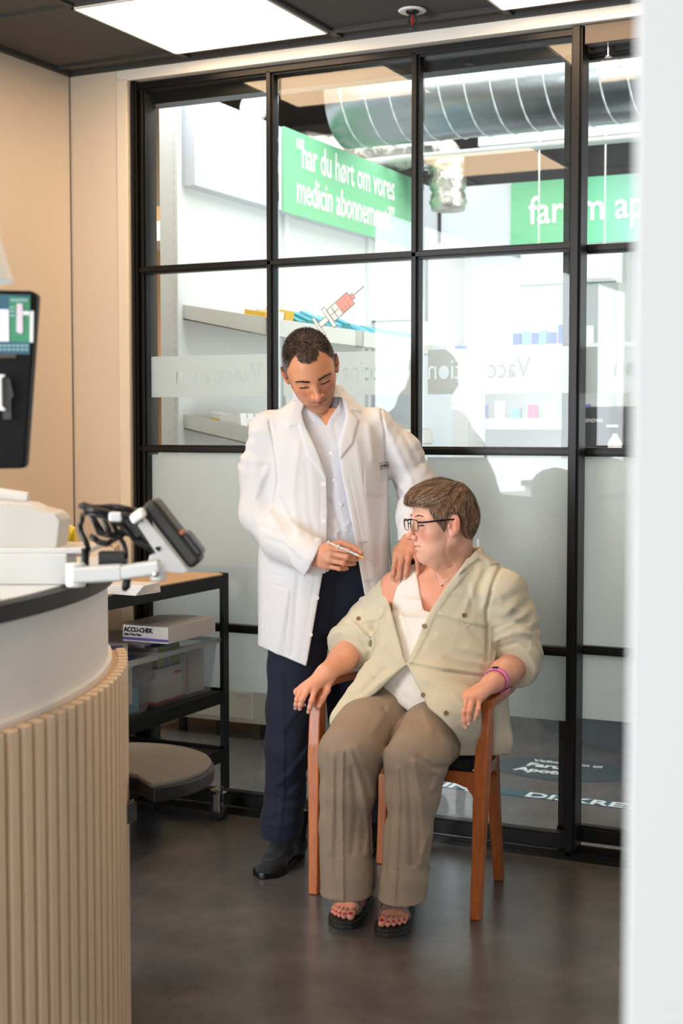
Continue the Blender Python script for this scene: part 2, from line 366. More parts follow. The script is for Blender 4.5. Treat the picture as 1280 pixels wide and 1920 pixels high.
def tray(y0, y1, ztop, lab=None):
    # sloped tray: high at the back panel, low at the front edge
    m = MB(); za, zb = ztop, ztop-.065; X0, X1 = -3.15, -2.76
    for y in (y0, y1-.004): m.add([(X0, y, za), (X1, y, zb), (X1, y, zb-.075), (X0, y, za-.062), (X0, y+.004, za), (X1, y+.004, zb), (X1, y+.004, zb-.075), (X0, y+.004, za-.062)], [(0, 1, 2, 3), (7, 6, 5, 4), (0, 4, 5, 1), (1, 5, 6, 2), (2, 6, 7, 3), (3, 7, 4, 0)])
    m.add([(X0, y0, za-.055), (X1, y0, zb-.07), (X1, y1, zb-.07), (X0, y1, za-.055), (X0, y0, za-.062), (X1, y0, zb-.076), (X1, y1, zb-.076), (X0, y1, za-.062)], [(0, 1, 2, 3), (7, 6, 5, 4), (0, 4, 5, 1), (1, 5, 6, 2), (2, 6, 7, 3), (3, 7, 4, 0)])
    m.box(X1-.004, X1, y0, y1, zb-.075, zb); m.build('sloped_tray', M_shop_grey, sh, bevel=.001)
for z in (1.905, 1.455, 1.03, .68): tray(5.02, 5.86, z); 
for z in (1.905, 1.455): tray(5.94, 6.78, z)
# sign on the fascia
t = thing('hanging_sign', (-3.08, 6.4, 2.57), 'green sign with white lettering on the left fascia asking about medicin abonnement', 'sign')
m = MB(); m.box(-3.088, -3.078, 5.77, 7.30, 2.380, 2.762); m.build('board', M_green_sign, t)
ux, vz = np.array([0, 1.0, 0]), np.array([0, 0, 1.0])
M_letter = mat('white_letter', (250, 250, 244), .5)
text_obj('lettering', '“har du hørt om vores', .185, M_letter, (-3.076, 5.885, 2.605), ux, vz, t, bold=.0022, sx=.66)
text_obj('lettering', 'medicin abonnement?”', .185, M_letter, (-3.076, 5.885, 2.440), ux, vz, t, bold=.0022, sx=.66)
fs_ = thing('far_shelving', (-1.0, 7.95, 0), 'white wall shelving with fascia facing the glass at the back of the shop', 'shelving unit')
m = MB(); m.box(-3.28, 3.0, 7.98, 8.02, 0, 2.5); m.build('back_panel', M_shop_white, fs_)
m = MB(); m.box(-3.07, 3.0, 7.66, 7.96, 2.40, 2.765); m.build('fascia', mat('fascia_white_far', (228, 233, 238), .45), fs_, bevel=.003)
m = MB(); 
for x in (-3.02, -2.10, -1.18): m.box(x, x+.05, 7.90, 7.98, 0, 2.4)
m.build('upright', M_shop_grey, fs_, bevel=.002)
for z in (1.83, 1.42, 1.0, .6):
    for x in (-2.97, -2.05, -1.13):
        m = MB(); m.box(x, x+.87, 7.62, 7.98, z-.02, z); m.box(x, x+.87, 7.615, 7.62, z-.03, z+.03); m.build('shelf', M_shop_white, fs_, bevel=.001)
t = thing('shop_sign', (-1.7, 7.65, 2.58), 'green and pale blue sign reading farum apotek on the far fascia', 'sign')
m = MB(); m.box(-2.645, -2.20, 7.645, 7.658, 2.405, 2.762); m.build('green_board', M_green_sign, t)
def gradboard():
    m = bpy.data.materials.new('sign_gradient'); m.use_nodes = True; N = m.node_tree.nodes; L = m.node_tree.links; b = N['Principled BSDF']
    tc = N.new('ShaderNodeTexCoord'); sp = N.new('ShaderNodeSeparateXYZ'); cr = N.new('ShaderNodeValToRGB'); L.new(tc.outputs['Generated'], sp.inputs[0]); L.new(sp.outputs[0], cr.inputs[0])
    cr.color_ramp.elements[0].color = lin((120, 210, 165)); cr.color_ramp.elements[1].color = lin((205, 228, 246)); cr.color_ramp.elements[1].position = .45; L.new(cr.outputs[0], b.inputs['Base Color']); return m
m = MB(); m.box(-2.20, -.7, 7.645, 7.658, 2.405, 2.762); m.build('blue_board', gradboard(), t)
text_obj('lettering', 'farum apotek', .215, M_letter, (-2.54, 7.642, 2.53), (1.0, 0, 0), vz, t, bold=.0025, sx=.86)
# hanging illuminated sign box
t = thing('lightbox', (-2.3, 7.3, 2.2), 'white hanging light box with thin dark edge below the farum sign', 'light box')
a, b_ = ony(975, 489, 7.2), ony(1155, 528, 7.2)
m = MB(); m.box(a[0], b_[0], 7.2, 7.32, b_[2], a[2]+.03); m.build('case', M_shop_white, t, bevel=.004)
m = MB(); m.box(a[0]+.02, b_[0]-.02, 7.192, 7.2, b_[2]+.02, a[2]+.01); m.build('face', M_card, t)
m = MB(); m.box(a[0], b_[0], 7.195, 7.2, b_[2]-.004, b_[2]+.004); m.build('lower_edge', mat('green_edge', (70, 110, 95), .4), t)
m = MB(); m.cyl((a[0]+.08, 7.26, a[2]+.03), (a[0]+.08, 7.26, 3.42), .004); m.cyl((b_[0]-.08, 7.26, a[2]+.03), (b_[0]-.08, 7.26, 3.42), .004); m.build('hanger', M_shop_grey, t)
# spiral duct
M_duct = mat('galvanised_duct', (150, 156, 160), .26, metal=.95, bump=(8, .2, .01))
M_duct_d = mat('duct_seam', (220, 226, 230), .3, metal=.8)
dt = thing('spiral_duct', (-1.5, 6.35, 3.1), 'large silver spiral ventilation duct running under the shop ceiling', 'duct')
dy, dz, drad = 6.35, 2.995, .235
m = MB(); m.lathe([(.001, 0), (drad, 0), (drad, 5.6), (.001, 5.6)], (-3.05, dy, dz), 48, 'x'); m.build('pipe', M_duct, dt, smooth='auto')
m = MB()
n = 800; pts = [(-3.03+i/n*5.5, dy+(drad+.001)*cos(i*2*pi/18), dz+(drad+.001)*sin(i*2*pi/18)) for i in range(n)]
m.tube(pts, .005, 5); m.build('spiral_seam', M_duct_d, dt, smooth=True)
# foil duct with elbow
M_foil = mat('crumpled_foil', (205, 200, 192), .3, metal=.9, bump=(22, .5, .02))
t = thing('foil_duct', (-2.9, 7.2, 2.9), 'crumpled silver foil duct bending down beyond the spiral duct', 'duct')
pts = [P(560, 282, 7.6), P(640, 285, 7.6), P(700, 287, 7.6), P(770, 282, 7.6), P(805, 278, 7.6), P(828, 290, 7.6), P(838, 315, 7.6), P(840, 360, 7.6), P(840, 400, 7.6)]
m = MB(); 
fine = []
for i in range(len(pts)-1):
    for q in range(6): fine.append(pts[i]*(1-q/6)+pts[i+1]*q/6)
m.tube(fine, [.095+.006*sin(i*1.3)+.004*sin(i*3.1) for i in range(len(fine))], 28); m.build('pipe', M_foil, t, smooth=True)
m = MB(); q = P(800, 280, 7.6); m.tube([q-RT*.02, q+RT*.02], .112, 28); m.build('collar', M_chrome, t)
t = thing('white_pipe', (-1, 6.9, 2.85), 'thin white pipe running under the ceiling below the silver duct', 'pipe')
m = MB(); m.cyl((-3.2, 6.9, 2.80), (2.5, 6.9, 2.80), .018); m.build('pipe', M_shop_white, t, smooth=True)
tag(MB().box(-2.75, 3.0, 7.4, 7.55, 2.93, 3.12).build('beam', M_shop_grey), kind='structure')
# round disc on the ceiling at the left
t = thing('round_vent', (-3.3, 6.6, 3.0), 'round white ceiling vent at the left end of the duct', 'vent')
cpt = P(474, 200, 7.0)
m = MB(); m.tube([cpt, cpt+np.array([.0, .03, 0])], .075, 36); m.build('disc', M_shop_white, t, bevel=.004)
m = MB(); m.tube([cpt+np.array([0, .031, 0]), cpt+np.array([.0, .08, 0])], .082, 36); m.build('rim', M_dark, t)
m = MB(); m.cyl(cpt+np.array([0, .055, .08]), (cpt[0], cpt[1]+.055, 3.42), .012); m.build('mount', M_dark, t)

# goods on the sloped trays
ORD = ['first', 'second', 'third', 'fourth', 'fifth', 'sixth', 'seventh', 'eighth', 'ninth', 'tenth', 'eleventh', 'twelfth', 'thirteenth', 'fourteenth', 'fifteenth', 'sixteenth', 'seventeenth', 'eighteenth']
def carton(x, y, z, sx, sy, sz, mt, lab, cat='carton', grp=None, rz=0, ry=0, band_m=None, name='carton'):
    t = thing(name, (x, y, z), lab, cat, grp); R = Matrix.Rotation(rz, 3, 'Z') @ Matrix.Rotation(ry, 3, 'Y'); ax, ay, az = [np.array(R.col[i]) for i in range(3)]
    c = np.array([x, y, z])+az*sz/2; m = MB(); m.obox(c, ax, ay, az, sx, sy, sz); m.build('box_body', mt, t, bevel=.0015)
    if band_m: m = MB(); m.obox(c-az*sz*.25, ax, ay, az, sx+.001, sy+.001, sz*.25); m.build('printed_band', band_m, t)
    return t
tz = lambda x, z: z-.055+(x+3.19)/.41*(-.015-.055+.0)-.001
sl = math.atan2(.07, .41)
def on_tray(z, x): return z-.055-(x+3.19)*.185+.002
for i in range(9):
    y = 5.10+i*.085
    mt = [M_yel, M_card, M_yel, M_teal, M_teal, M_sky, M_teal, M_sky, M_teal][i]
    carton(-2.85, y, on_tray(1.905, -2.85), .10, .072, .085+.01*(i % 3), mt, ['yellow and white', 'white and pink', 'small yellow'][i] + ' packet at the near end of the top sloped tray' if i < 3 else ORD[i-3]+' teal or blue packet from the near end of the top sloped tray', 'packet', None if i < 3 else 'teal packets on the top sloped tray', 0, sl+.25*(i > 2), None, 'packet')
for i in range(10):
    carton(-2.85, 5.97+i*.078, on_tray(1.905, -2.85), .09, .055, .08, [M_teal, M_sky][i % 2], ORD[i]+' teal or blue packet in the second bay of the top sloped tray', 'packet', 'teal packets on the top sloped tray', 0, sl+.3, None, 'packet')
for i in range(4):
    c = P(545+i*62 if i else 480, 612, 5.9)
for i in range(3):
    carton(-2.97, 5.14+i*.20, on_tray(1.455+.155, -2.97)-.10, .16, .15, .035, [M_card, M_card, M_card][i], ['flat white packet with a yellow edge lying behind the frosted band, nearest the upright', 'flat white packet behind the frosted band, middle of three', 'flat blue and white packet behind the frosted band, farthest of three'][i], 'packet', None, 0, sl, [M_yel, M_yel, M_blue][i], 'packet')
for i in range(7):
    carton(-2.93, 5.06+i*.062, on_tray(1.455, -2.93), .10, .05, .10, M_card, ORD[i]+' small white medicine box from the near end of the lower sloped tray', 'medicine box', 'white medicine boxes on the lower sloped tray', 0, sl-.28, M_shop_grey, 'medicine_box')
# fridge with box on top
fr = thing('medicine_fridge', (-2.95, 7.0, 0), 'tall white fridge with dark green door edge at the end of the left shelving', 'fridge')
xa = ony(668, 605, 6.86)[0]; zt = ony(700, 600, 6.86)[2]
m = MB(); m.box(xa-.30, xa, 6.86, 7.4, .05, zt); m.box(xa-.28, xa+.33, 6.92, 7.4, 0, .05); m.build('cabinet', M_shop_grey, fr, bevel=.004)
m = MB(); m.box(xa, xa+.36, 6.86, 7.4, .05, zt-.012); m.build('door', mat('fridge_door', (222, 230, 236), .35), fr, bevel=.006)
m = MB(); m.box(xa-.006, xa+.006, 6.852, 6.862, .1, zt); m.box(xa, xa+.36, 6.852, 6.862, zt-.012, zt-.004); m.build('door_seal', mat('dark_green_seal', (48, 78, 66), .4), fr)
t = carton(0, 0, 0, .01, .01, .01, M_card, 'tall white carton with blue top stripe standing on the fridge', 'carton'); 
for ch in list(t.children): bpy.data.objects.remove(ch)
xb = ony(640, 597, 6.9)[0]; xc = ony(698, 597, 6.9)[0]; zb = zt; ztop = ony(660, 534, 6.9)[2]; t.location = ((xb+xc)/2, 7.0, zb)
m = MB(); m.box(xb, xc, 6.9, 7.1, zb, ztop); m.build('box_body', mat('grey_card', (196, 200, 210), .5), t, bevel=.002)
m = MB(); m.box(xb-.001, xc+.001, 6.899, 7.101, ztop-.022, ztop+.001); m.build('blue_stripe', M_blue, t)
m = MB()
for i in range(7): m.box(xb+.012, xc-.012, 6.8985, 6.9, ztop-.05-i*.016, ztop-.044-i*.016)
m.build('printed_lines', M_lav, t)
# goods on far shelves
for i in range(9):
    x = -2.62+i*.052
    carton(x, 7.70, 1.83, .04, .05, .10+.03*(i > 4)+.01*(i % 2), [M_blue, M_sky][i % 2] if i < 5 else [M_card, M_blue][i % 2], ORD[i]+' small blue packet from the left on the upper far shelf', 'packet', 'blue packets on the far shelf', .2*(i % 3), 0, None, 'packet')
cols = [M_lime, M_blue, M_card, M_sky, M_pink, M_card, M_card, M_lav, M_card, M_pink, M_yel, M_yel, M_card, M_yel]
for i in range(14):
    carton(-2.93+i*.10, 7.72, 1.42, .055, .05, .09+.02*(i % 3), cols[i], ORD[i]+' small coloured carton from the left on the middle far shelf', 'carton', 'coloured cartons on the middle far shelf', .15*(i % 3), 0, None)
cols = [M_card, M_red, M_dark, M_pink, M_card, M_pink, M_pink, M_dark, M_red, M_pink, M_card]
for i in range(18):
    carton(-2.9+i*.075, 7.70, 1.0, .05, .05, .08+.02*(i % 2), cols[i % 11], ORD[i]+' small pink or dark packet from the left low on the far shelf', 'packet', 'pink packets low on the far shelf', .1*(i % 3), 0, None, 'packet')
for i in range(3):
    carton(-3.00+i*.075, 7.4, 1.80, .065, .07, .05, M_blue, ['leftmost', 'middle', 'rightmost'][i]+' bright blue box on the white corner cupboard', 'packet', 'bright blue boxes at the corner of the far shelf', 0, 0, None, 'packet')
t = thing('corner_ledge', (-2.9, 7.4, 0), 'narrow white corner cupboard carrying bright blue boxes', 'cabinet')
m = MB(); m.box(-3.08, -2.76, 7.34, 7.56, .04, 1.80); m.build('body', M_shop_white, t, bevel=.003)
m = MB(); m.box(-3.06, -2.78, 7.333, 7.34, .1, .9); m.box(-3.06, -2.78, 7.333, 7.34, .93, 1.75); m.build('door', M_card, t, bevel=.002)
# curved shop counter
ct = thing('shop_counter', (-1.0, 6.9, 0), 'curved white shop counter with grey plinth and wooden slats seen through the frosted glass', 'counter')
cx, cy, cr = -1.02, 7.05, 1.22
def arc(cx, cy, r, a0, a1, n): return [(cx+r*cos(a0+(a1-a0)*i/n), cy+r*sin(a0+(a1-a0)*i/n)) for i in range(n+1)]
def arc_wall(m, cx, cy, r0, r1, z0, z1, a0, a1, n=48):
    o = arc(cx, cy, r1, a0, a1, n); i_ = arc(cx, cy, r0, a0, a1, n); poly = o+i_[::-1]
    rings = [[(o[k][0], o[k][1], z0), (o[k][0], o[k][1], z1), (i_[k][0], i_[k][1], z1), (i_[k][0], i_[k][1], z0)] for k in range(n+1)]
    m.loft(rings, True, True)
m = MB(); arc_wall(m, cx, cy, cr-.35, cr-.03, 0, .17, pi*.98, pi*2.02); m.build('plinth', mat('grey_plinth', (112, 118, 126), .5), ct, smooth='auto')
m = MB(); arc_wall(m, cx, cy, cr-.02, cr-.005, .17, .86, pi*.98, pi*2.02); m.build('front_panel', M_shop_white, ct, smooth='auto')
m = MB()
for i in range(70):
    a = pi+pi*i/69; u = np.array([cos(a), sin(a), 0]); m.obox((cx+cr*u[0], cy+cr*u[1], .52), u, (-u[1], u[0], 0), (0, 0, 1), .022, .026, .68)
m.build('slat_cladding', mat('pale_slats', (196, 160, 120), .5), ct, bevel=.002)
m = MB(); arc_wall(m, cx, cy, .4, cr+.03, .88, .93, pi*.98, pi*2.02); m.build('countertop', M_shop_white, ct, smooth='auto')
# black screen and soap dispenser on it
t = thing('desktop_screen', (-1.35, 6.2, .93), 'back of a black computer screen on the shop counter beyond the glass', 'monitor')
a = ony(1078, 762, 6.1); b_ = ony(1230, 845, 6.1)
m = MB(); m.box(a[0], b_[0], 6.1, 6.14, b_[2]-.04, a[2]); m.build('housing', mat('dark_grey_case', (46, 48, 54), .45), t, bevel=.006)
m = MB(); m.box((a[0]+b_[0])/2-.03, (a[0]+b_[0])/2+.03, 6.14, 6.17, .93, b_[2]+.05); m.box((a[0]+b_[0])/2-.1, (a[0]+b_[0])/2+.1, 6.08, 6.24, .93, .945); m.build('stand', M_dark, t)
text_obj('maker_mark', 'lenovo', .035, M_shop_grey, (a[0]+.03, 6.098, a[2]-.07), (1.0, 0, 0), vz, t)
t = thing('soap_dispenser', P(1152, 870, 6.2), 'clear pump bottle standing before the black screen beyond the glass', 'bottle')
q = P(1153, 843, 6.2); t.location = (q[0], q[1], .93); zz = .93
top = P(1153, 796, 6.2)[2]
m = MB(); m.lathe([(.001, 0), (.03, 0), (.032, .02), (.032, top-zz-.08), (.014, top-zz-.05), (.012, top-zz-.04)], (q[0], q[1], zz), 20); m.build('bottle_body', M_shop_grey, t, smooth=True)
m = MB(); m.cyl((q[0], q[1], top-.05), (q[0], q[1], top-.01), .005); m.obox((q[0]-.012, q[1], top-.006), (1, 0, 0), (0, 1, 0), (0, 0, 1), .05, .014, .01); m.build('pump', M_card, t)
# floor lettering
t = thing('floor_marking', (-1.5, 5.15, .001), 'white DISKRETION lettering with blue line on the floor beyond the glass', 'floor marking')
M_fl = mat('floor_letter', (225, 230, 230), .5); M_fb = mat('floor_blue', (60, 92, 104), .5)
m = MB(); m.box(-2.6, -.2, 5.095, 5.175, .0005, .0015); m.build('line', M_fb, t)
text_obj('lettering', 'DISKRETION', .095, M_fl, (-1.70, 5.10, .0018), (1.0, 0, 0), (0, 1.0, 0), t, bold=.002, sx=1.25, ext=.0004)
text_obj('lettering', 'LINJE', .095, M_fl, (-2.10, 5.10, .0018), (1.0, 0, 0), (0, 1.0, 0), t, bold=.002, sx=1.25, ext=.0004)
t = thing('floor_decal', (-1.7, 5.58, .001), 'welcome decal with white lettering on a dark oval on the shop floor', 'floor decal')
m = MB(); m.loft([[(-1.70+.30*cos(2*pi*k/40), 5.58+.19*sin(2*pi*k/40), z) for k in range(40)] for z in (.0005, .0013)]); m.build('oval', mat('decal_dark', (62, 74, 80), .5), t)
text_obj('lettering', 'Velkommen til', .050, M_fl, (-1.70, 5.665, .0018), (1.0, 0, 0), (0, 1.0, 0), t, bold=.001, ext=.0004, align='CENTER')
text_obj('lettering', 'Farum', .085, M_fl, (-1.74, 5.575, .0018), (1.0, 0, 0), (0, 1.0, 0), t, bold=.003, ext=.0004, align='CENTER')
text_obj('lettering', 'Apotek', .085, M_fl, (-1.74, 5.485, .0018), (1.0, 0, 0), (0, 1.0, 0), t, bold=.003, ext=.0004, align='CENTER')
# back-office glimpse at the far left
t = thing('office_shelf', (-4.0, 6.3, 0), 'office shelving with dark screens glimpsed between the white posts at far left', 'shelving unit')
m = MB(); m.box(-4.4, -3.38, 6.6, 6.64, 0, 2.6); m.build('back_panel', mat('oak_back', (176, 140, 104), .6), t)
m = MB()
for z in (.62, 1.18, 1.62, 2.36): m.box(-4.4, -3.38, 6.25, 6.6, z, z+.10)
m.build('shelf', M_shop_white, t, bevel=.002)
t = thing('grey_screen', (-3.75, 6.3, 1.72), 'dark grey screen standing on the office shelf at far left', 'monitor')
m = MB(); m.box(-4.0, -3.45, 6.32, 6.36, 1.76, 2.12); m.box(-3.8, -3.7, 6.3, 6.4, 1.72, 1.78); m.build('housing', mat('mid_grey', (96, 96, 98), .5), t, bevel=.005)
t = thing('paper_tray', (-3.75, 6.3, 1.28), 'grey paper tray on the lower office shelf at far left', 'tray')
m = MB(); m.box(-3.95, -3.5, 6.27, 6.5, 1.28, 1.42); m.build('tray_body', mat('pale_grey', (178, 180, 188), .5), t, bevel=.004)
t = thing('white_post', (-3.3, 4.9, 0), 'slim white post standing just behind the glass by the left frame', 'post')
a = ony(272, 500, 4.9)[0]; b_ = ony(288, 500, 4.9)[0]
m = MB(); m.box(a-.015, b_-.012, 4.88, 4.90, 0, 2.7); m.build('post_body', M_card, t, bevel=.003)
t = thing('low_cupboard', (-3.3, 5.7, 0), 'low white cupboard on dark feet behind the glass', 'cabinet')
# low cupboard behind the glass (bottom left)
lb = t
m = MB(); m.box(-3.66, -3.03, 5.52, 5.95, .07, .50); m.build('body', mat('cream_cupboard', (226, 223, 208), .5), lb, bevel=.004)
m = MB(); m.box(-3.65, -3.11, 5.512, 5.52, .09, .48); m.build('door', mat('cream_door', (232, 229, 214), .5), lb, bevel=.002)
for x in (-3.5, -3.3, -3.07):
    m = MB(); m.box(x-.015, x+.015, 5.54, 5.57, 0, .07); m.build('foot', M_dark, lb)
m = MB(); m.box(-3.20, -3.13, 5.506, 5.512, .20, .21); m.build('pull', M_shop_grey, lb)
lb.location = lb.location

# ================================================================== FOREGROUND
# ------------------------------------------------------------------ curved reception counter
M_slat = mat('oak_slat', (228, 203, 172), .5, mottle=(6, (212, 180, 144), .5), stretch=(30, 30, 1.2), bump=(60, .06))
M_slatbase = mat('slat_backing', (190, 158, 122), .7)
M_cpanel = mat('counter_white', (226, 223, 217), .45)
M_ctop = mat('counter_edge', (22, 22, 23), .5, spec=.3)
CC = (-3.20, 1.82); R1 = 1.612
rc = thing('reception_counter', (-2.2, 1.8, 0), 'curved reception counter with vertical oak slats, white upper band and black top edge', 'counter')
A0, A1 = radians(-62), radians(40)
m = MB(); arc_wall(m, CC[0], CC[1], R1-.06, R1-.022, 0, .862, A0, A1, 60); m.build('slat_backing', M_slatbase, rc, smooth='auto')
m = MB(); nsl = 64
for i in range(nsl):
    a = A0+(A1-A0)*(i+.5)/nsl; u = np.array([cos(a), sin(a), 0]); m.obox((CC[0]+(R1-.012)*u[0], CC[1]+(R1-.012)*u[1], .434), u, (-u[1], u[0], 0), (0, 0, 1), .024, .0275, .868)
m.build('slat_cladding', M_slat, rc, bevel=.004)
m = MB(); arc_wall(m, CC[0], CC[1], R1-.07, R1-.045, .84, 1.062, A0, A1, 60); m.build('upper_panel', M_cpanel, rc, smooth='auto')
m = MB(); arc_wall(m, CC[0], CC[1], R1-.56, R1-.028, 1.055, 1.087, A0, A1, 60); m.build('countertop', M_ctop, rc, smooth='auto')
m = MB(); arc_wall(m, CC[0], CC[1], R1-.545, R1-.055, 1.0865, 1.0905, A0, A1, 60); m.build('top_laminate', mat('laminate', (206, 210, 210), .3), rc, smooth='auto')
m = MB(); arc_wall(m, CC[0], CC[1], R1-.046, R1-.036, .862, .875, A0, A1, 60); m.build('trim_ring', M_cpanel, rc, smooth='auto')
m = MB()
for aa, bb in ((R1-.53, R1-.50),): arc_wall(m, CC[0], CC[1], aa, bb, 0, 1.056, A0, A1, 30)
m.build('inner_panel', M_cpanel, rc, smooth='auto')
# ------------------------------------------------------------------ shelf riser and label printer on the counter
DQ = 2.80
def Q(px, py, d=DQ): return P(px, py, d)
Fh = np.array([-sin(YAW), cos(YAW), 0])
def facing_box(m, px0, px1, py0, py1, d, depth):
    a, b = P(px0, py1, d), P(px1, py0, d); z0, z1 = a[2], b[2]
    a = a*1.0; w = [a, np.array([b[0], b[1], z0])]
    c = (a+np.array([b[0], b[1], z0]))/2+Fh*depth/2; c[2] = (z0+z1)/2
    m.obox(c, RT, Fh, (0, 0, 1), np.linalg.norm((b-a)[:2]), depth, z1-z0); return m
M_ris = mat('riser_white', (212, 211, 208), .45)
t = thing('desk_riser', P(40, 1100, DQ), 'white raised shelf standing on the counter under the label printer', 'desk riser')
t.location.z = 1.0905
m = MB(); a = P(-110, 1098, DQ); b = P(127, 1098, DQ); z0 = 1.0905
c = (a+b)/2+Fh*.05; c[2] = (z0+1.152)/2; m.obox(c, RT, Fh, (0, 0, 1), np.linalg.norm((b-a)[:2]), .10, 1.152-z0); m.build('box_frame', M_ris, t, bevel=.004)
a = P(-110, 1040, DQ); b = P(168, 1040, DQ); c = (a+b)/2+Fh*.08; c[2] = 1.157; m = MB(); m.obox(c, RT, Fh, (0, 0, 1), np.linalg.norm((b-a)[:2]), .16, .011); m.build('top_plate', M_ris, t, bevel=.003)
t = thing('label_printer', P(40, 1030, DQ), 'off-white printer with sloping lid at the left on the counter riser', 'printer'); t.location.z = 1.163
M_pr = mat('printer_white', (200, 196, 188), .5)
def facing_prism(m, pix, d, depth, zmin=None):
    pts = [P(x, y, d) for x, y in pix]
    o = pts[0]; poly = [((p-o)@RT, (p-o)[2]) for p in pts]
    m.prism(poly, o, RT, np.array([0, 0, 1.0]), Fh*depth); return m
m = MB(); facing_prism(m, [(-100, 1031), (108, 1031), (116, 975), (106, 962), (55, 950), (-100, 940)], DQ+.02, .10); m.build('printer_body', M_pr, t, bevel=.006)
m = MB(); facing_prism(m, [(-100, 948), (58, 957), (102, 966), (56, 944), (-100, 932)], DQ+.03, .08); m.build('lid', M_ris, t, bevel=.003)
t = thing('paper_roll', P(10, 928, DQ), 'white paper roll lying on top of the label printer', 'paper roll')
m = MB(); m.tube([P(-40, 922, DQ+.08), P(52, 936, DQ+.08)], .0145, 24); m.build('roll', M_ris, t, smooth='auto')
t = thing('sharps_container', P(125, 1030, 3.05), 'bright yellow plastic container standing behind the label printer', 'container')
M_y = mat('bright_yellow', (245, 215, 50), .35); q = P(120, 1030, 3.0); t.location = (q[0], q[1], q[2])
m = MB(); facing_box(m, 60, 128, 988, 1042, 3.0, .05); m.build('container_body', M_y, t, bevel=.005)
m = MB(); m.tube([P(124, 1002, 3.02), P(136, 1006, 3.02)], [.022, .020], 20); m.tube([P(134, 988, 3.02), P(142, 1022, 3.02)], .006, 10); m.build('cap', M_y, t, smooth='auto')
# ------------------------------------------------------------------ payment terminal on a swing arm
t = thing('card_terminal', P(150, 1095, 2.62), 'dark card payment terminal tilted on a white swing arm clamped to the counter edge', 'card terminal')
m = MB(); pts = [P(138, 1078, 2.62), P(230, 1073, 2.62), P(300, 1063, 2.62)]
for a, b, h in ((pts[0], pts[1], .030), (pts[1], pts[2], .026)):
    d_ = b-a; m.obox((a+b)/2, d_, Fh, np.cross(d_, Fh), np.linalg.norm(d_)+.004, .04, h)
m.build('swing_arm', M_wlaq, t, bevel=.006)
m = MB(); c = P(142, 1078, 2.62); m.cyl(c-np.array([0, 0, .022]), c+np.array([0, 0, .022]), .018); m.build('arm_joint', M_wlaq, t, bevel=.003); m = MB(); c2 = P(296, 1066, 2.62); m.cyl(c2-np.array([0, 0, .022]), c2+np.array([0, 0, .012]), .015, .015)
m.build('arm_joint', M_wlaq, t, bevel=.003)
m = MB(); c = P(293, 1076, 2.60); m.tube([c, c-Fh*.012], [.006, .005], 14); m.build('hinge_bolt', M_chrome, t, smooth=True)
m = MB(); m.cyl(P(158, 1100, 2.64), P(160, 1028, 2.64), .0075); m.build('post', M_dark, t, smooth=True); m = MB(); m.tube([P(240, 1078, 2.62), P(236, 1100, 2.62), P(232, 1108, 2.62)], [.007, .008, .004], 8); m.build('cable_hook', M_dark, t, smooth=True)
a, b = P(266, 958, 2.64), P(350, 1066, 2.64); d_ = (b-a); nrm = np.cross(Fh, d_); nrm /= np.linalg.norm(nrm)
if nrm @ RT < 0: nrm = -nrm
m = MB(); m.obox((a+b)/2+nrm*.020+Fh*.02, d_, Fh, nrm, np.linalg.norm(d_)+.012, .085, .030); m.build('terminal_body', mat('terminal_dark', (50, 49, 46), .5), t, bevel=.010)
m = MB(); e = b+nrm*.028; m.obox(e-d_*.22+nrm*.006+Fh*.02, d_, Fh, nrm, .055, .07, .020); m.build('keypad_hood', mat('hood_slate', (62, 66, 74), .4), t, bevel=.008)
m = MB(); k = P(341, 998, 2.63); m.obox(k, d_, Fh, nrm, .008, .03, .006); m.build('status_light', mat('orange_plastic', (190, 95, 40), .4), t, bevel=.001)
m = MB(); facing_prism(m, [(258, 985), (270, 968), (352, 1071), (342, 1076), (300, 1072), (300, 1050)], 2.605, .006); m.build('mount_plate', mat('plate_white', (214, 212, 208), .4), t, bevel=.001)
m = MB(); m.obox(P(259, 967, 2.60), RT+np.array([0, 0, .7]), Fh, (-.7, 0, 1), .030, .03, .020); m.build('mount_knuckle', M_wlaq, t, bevel=.006)
m = MB(); m.obox(P(217, 969, 2.60), RT, Fh, (0, 0, 1), .024, .02, .018); m.build('cable_clip', M_wlaq, t, bevel=.004)
M_cable = mat('black_cable', (22, 22, 24), .4)
rr = random.Random(3)
paths = [[(158, 958), (175, 952), (205, 950), (240, 955), (262, 962)], [(160, 962), (190, 968), (225, 985), (250, 1010), (300, 1030)], [(155, 965), (150, 985), (158, 1010), (166, 1030)],
         [(165, 955), (200, 960), (235, 965), (268, 975)], [(170, 965), (185, 1000), (215, 1005), (238, 990), (225, 975)], [(245, 975), (262, 1000), (285, 1022), (318, 1034)], [(240, 985), (255, 1015), (290, 1032)],
         [(200, 962), (215, 990), (232, 1020), (236, 1045)], [(180, 1012), (200, 1020), (220, 1008), (235, 1000), (262, 1012)], [(172, 1006), (184, 1016), (205, 1018)], [(176, 970), (196, 1000), (240, 1000), (280, 1015)],
         [(150, 948), (166, 952), (186, 956), (216, 952), (255, 970), (270, 990)], [(188, 958), (196, 978), (206, 1002)], [(198, 956), (208, 976), (222, 1002)]]
m = MB()
for i, pth in enumerate(paths):
    d0 = 2.60+rr.random()*.07; m.tube([P(x, y, d0+.01*sin(j*2+i)) for j, (x, y) in enumerate(sum([[p, ((p[0]+n[0])/2+rr.uniform(-2, 2), (p[1]+n[1])/2+rr.uniform(-2, 2))] for p, n in zip(pth, pth[1:])], [])+[pth[-1]])], [.0058, .0046, .005][i % 3], 8)
m.build('cable_bundle', M_cable, t, smooth=True)
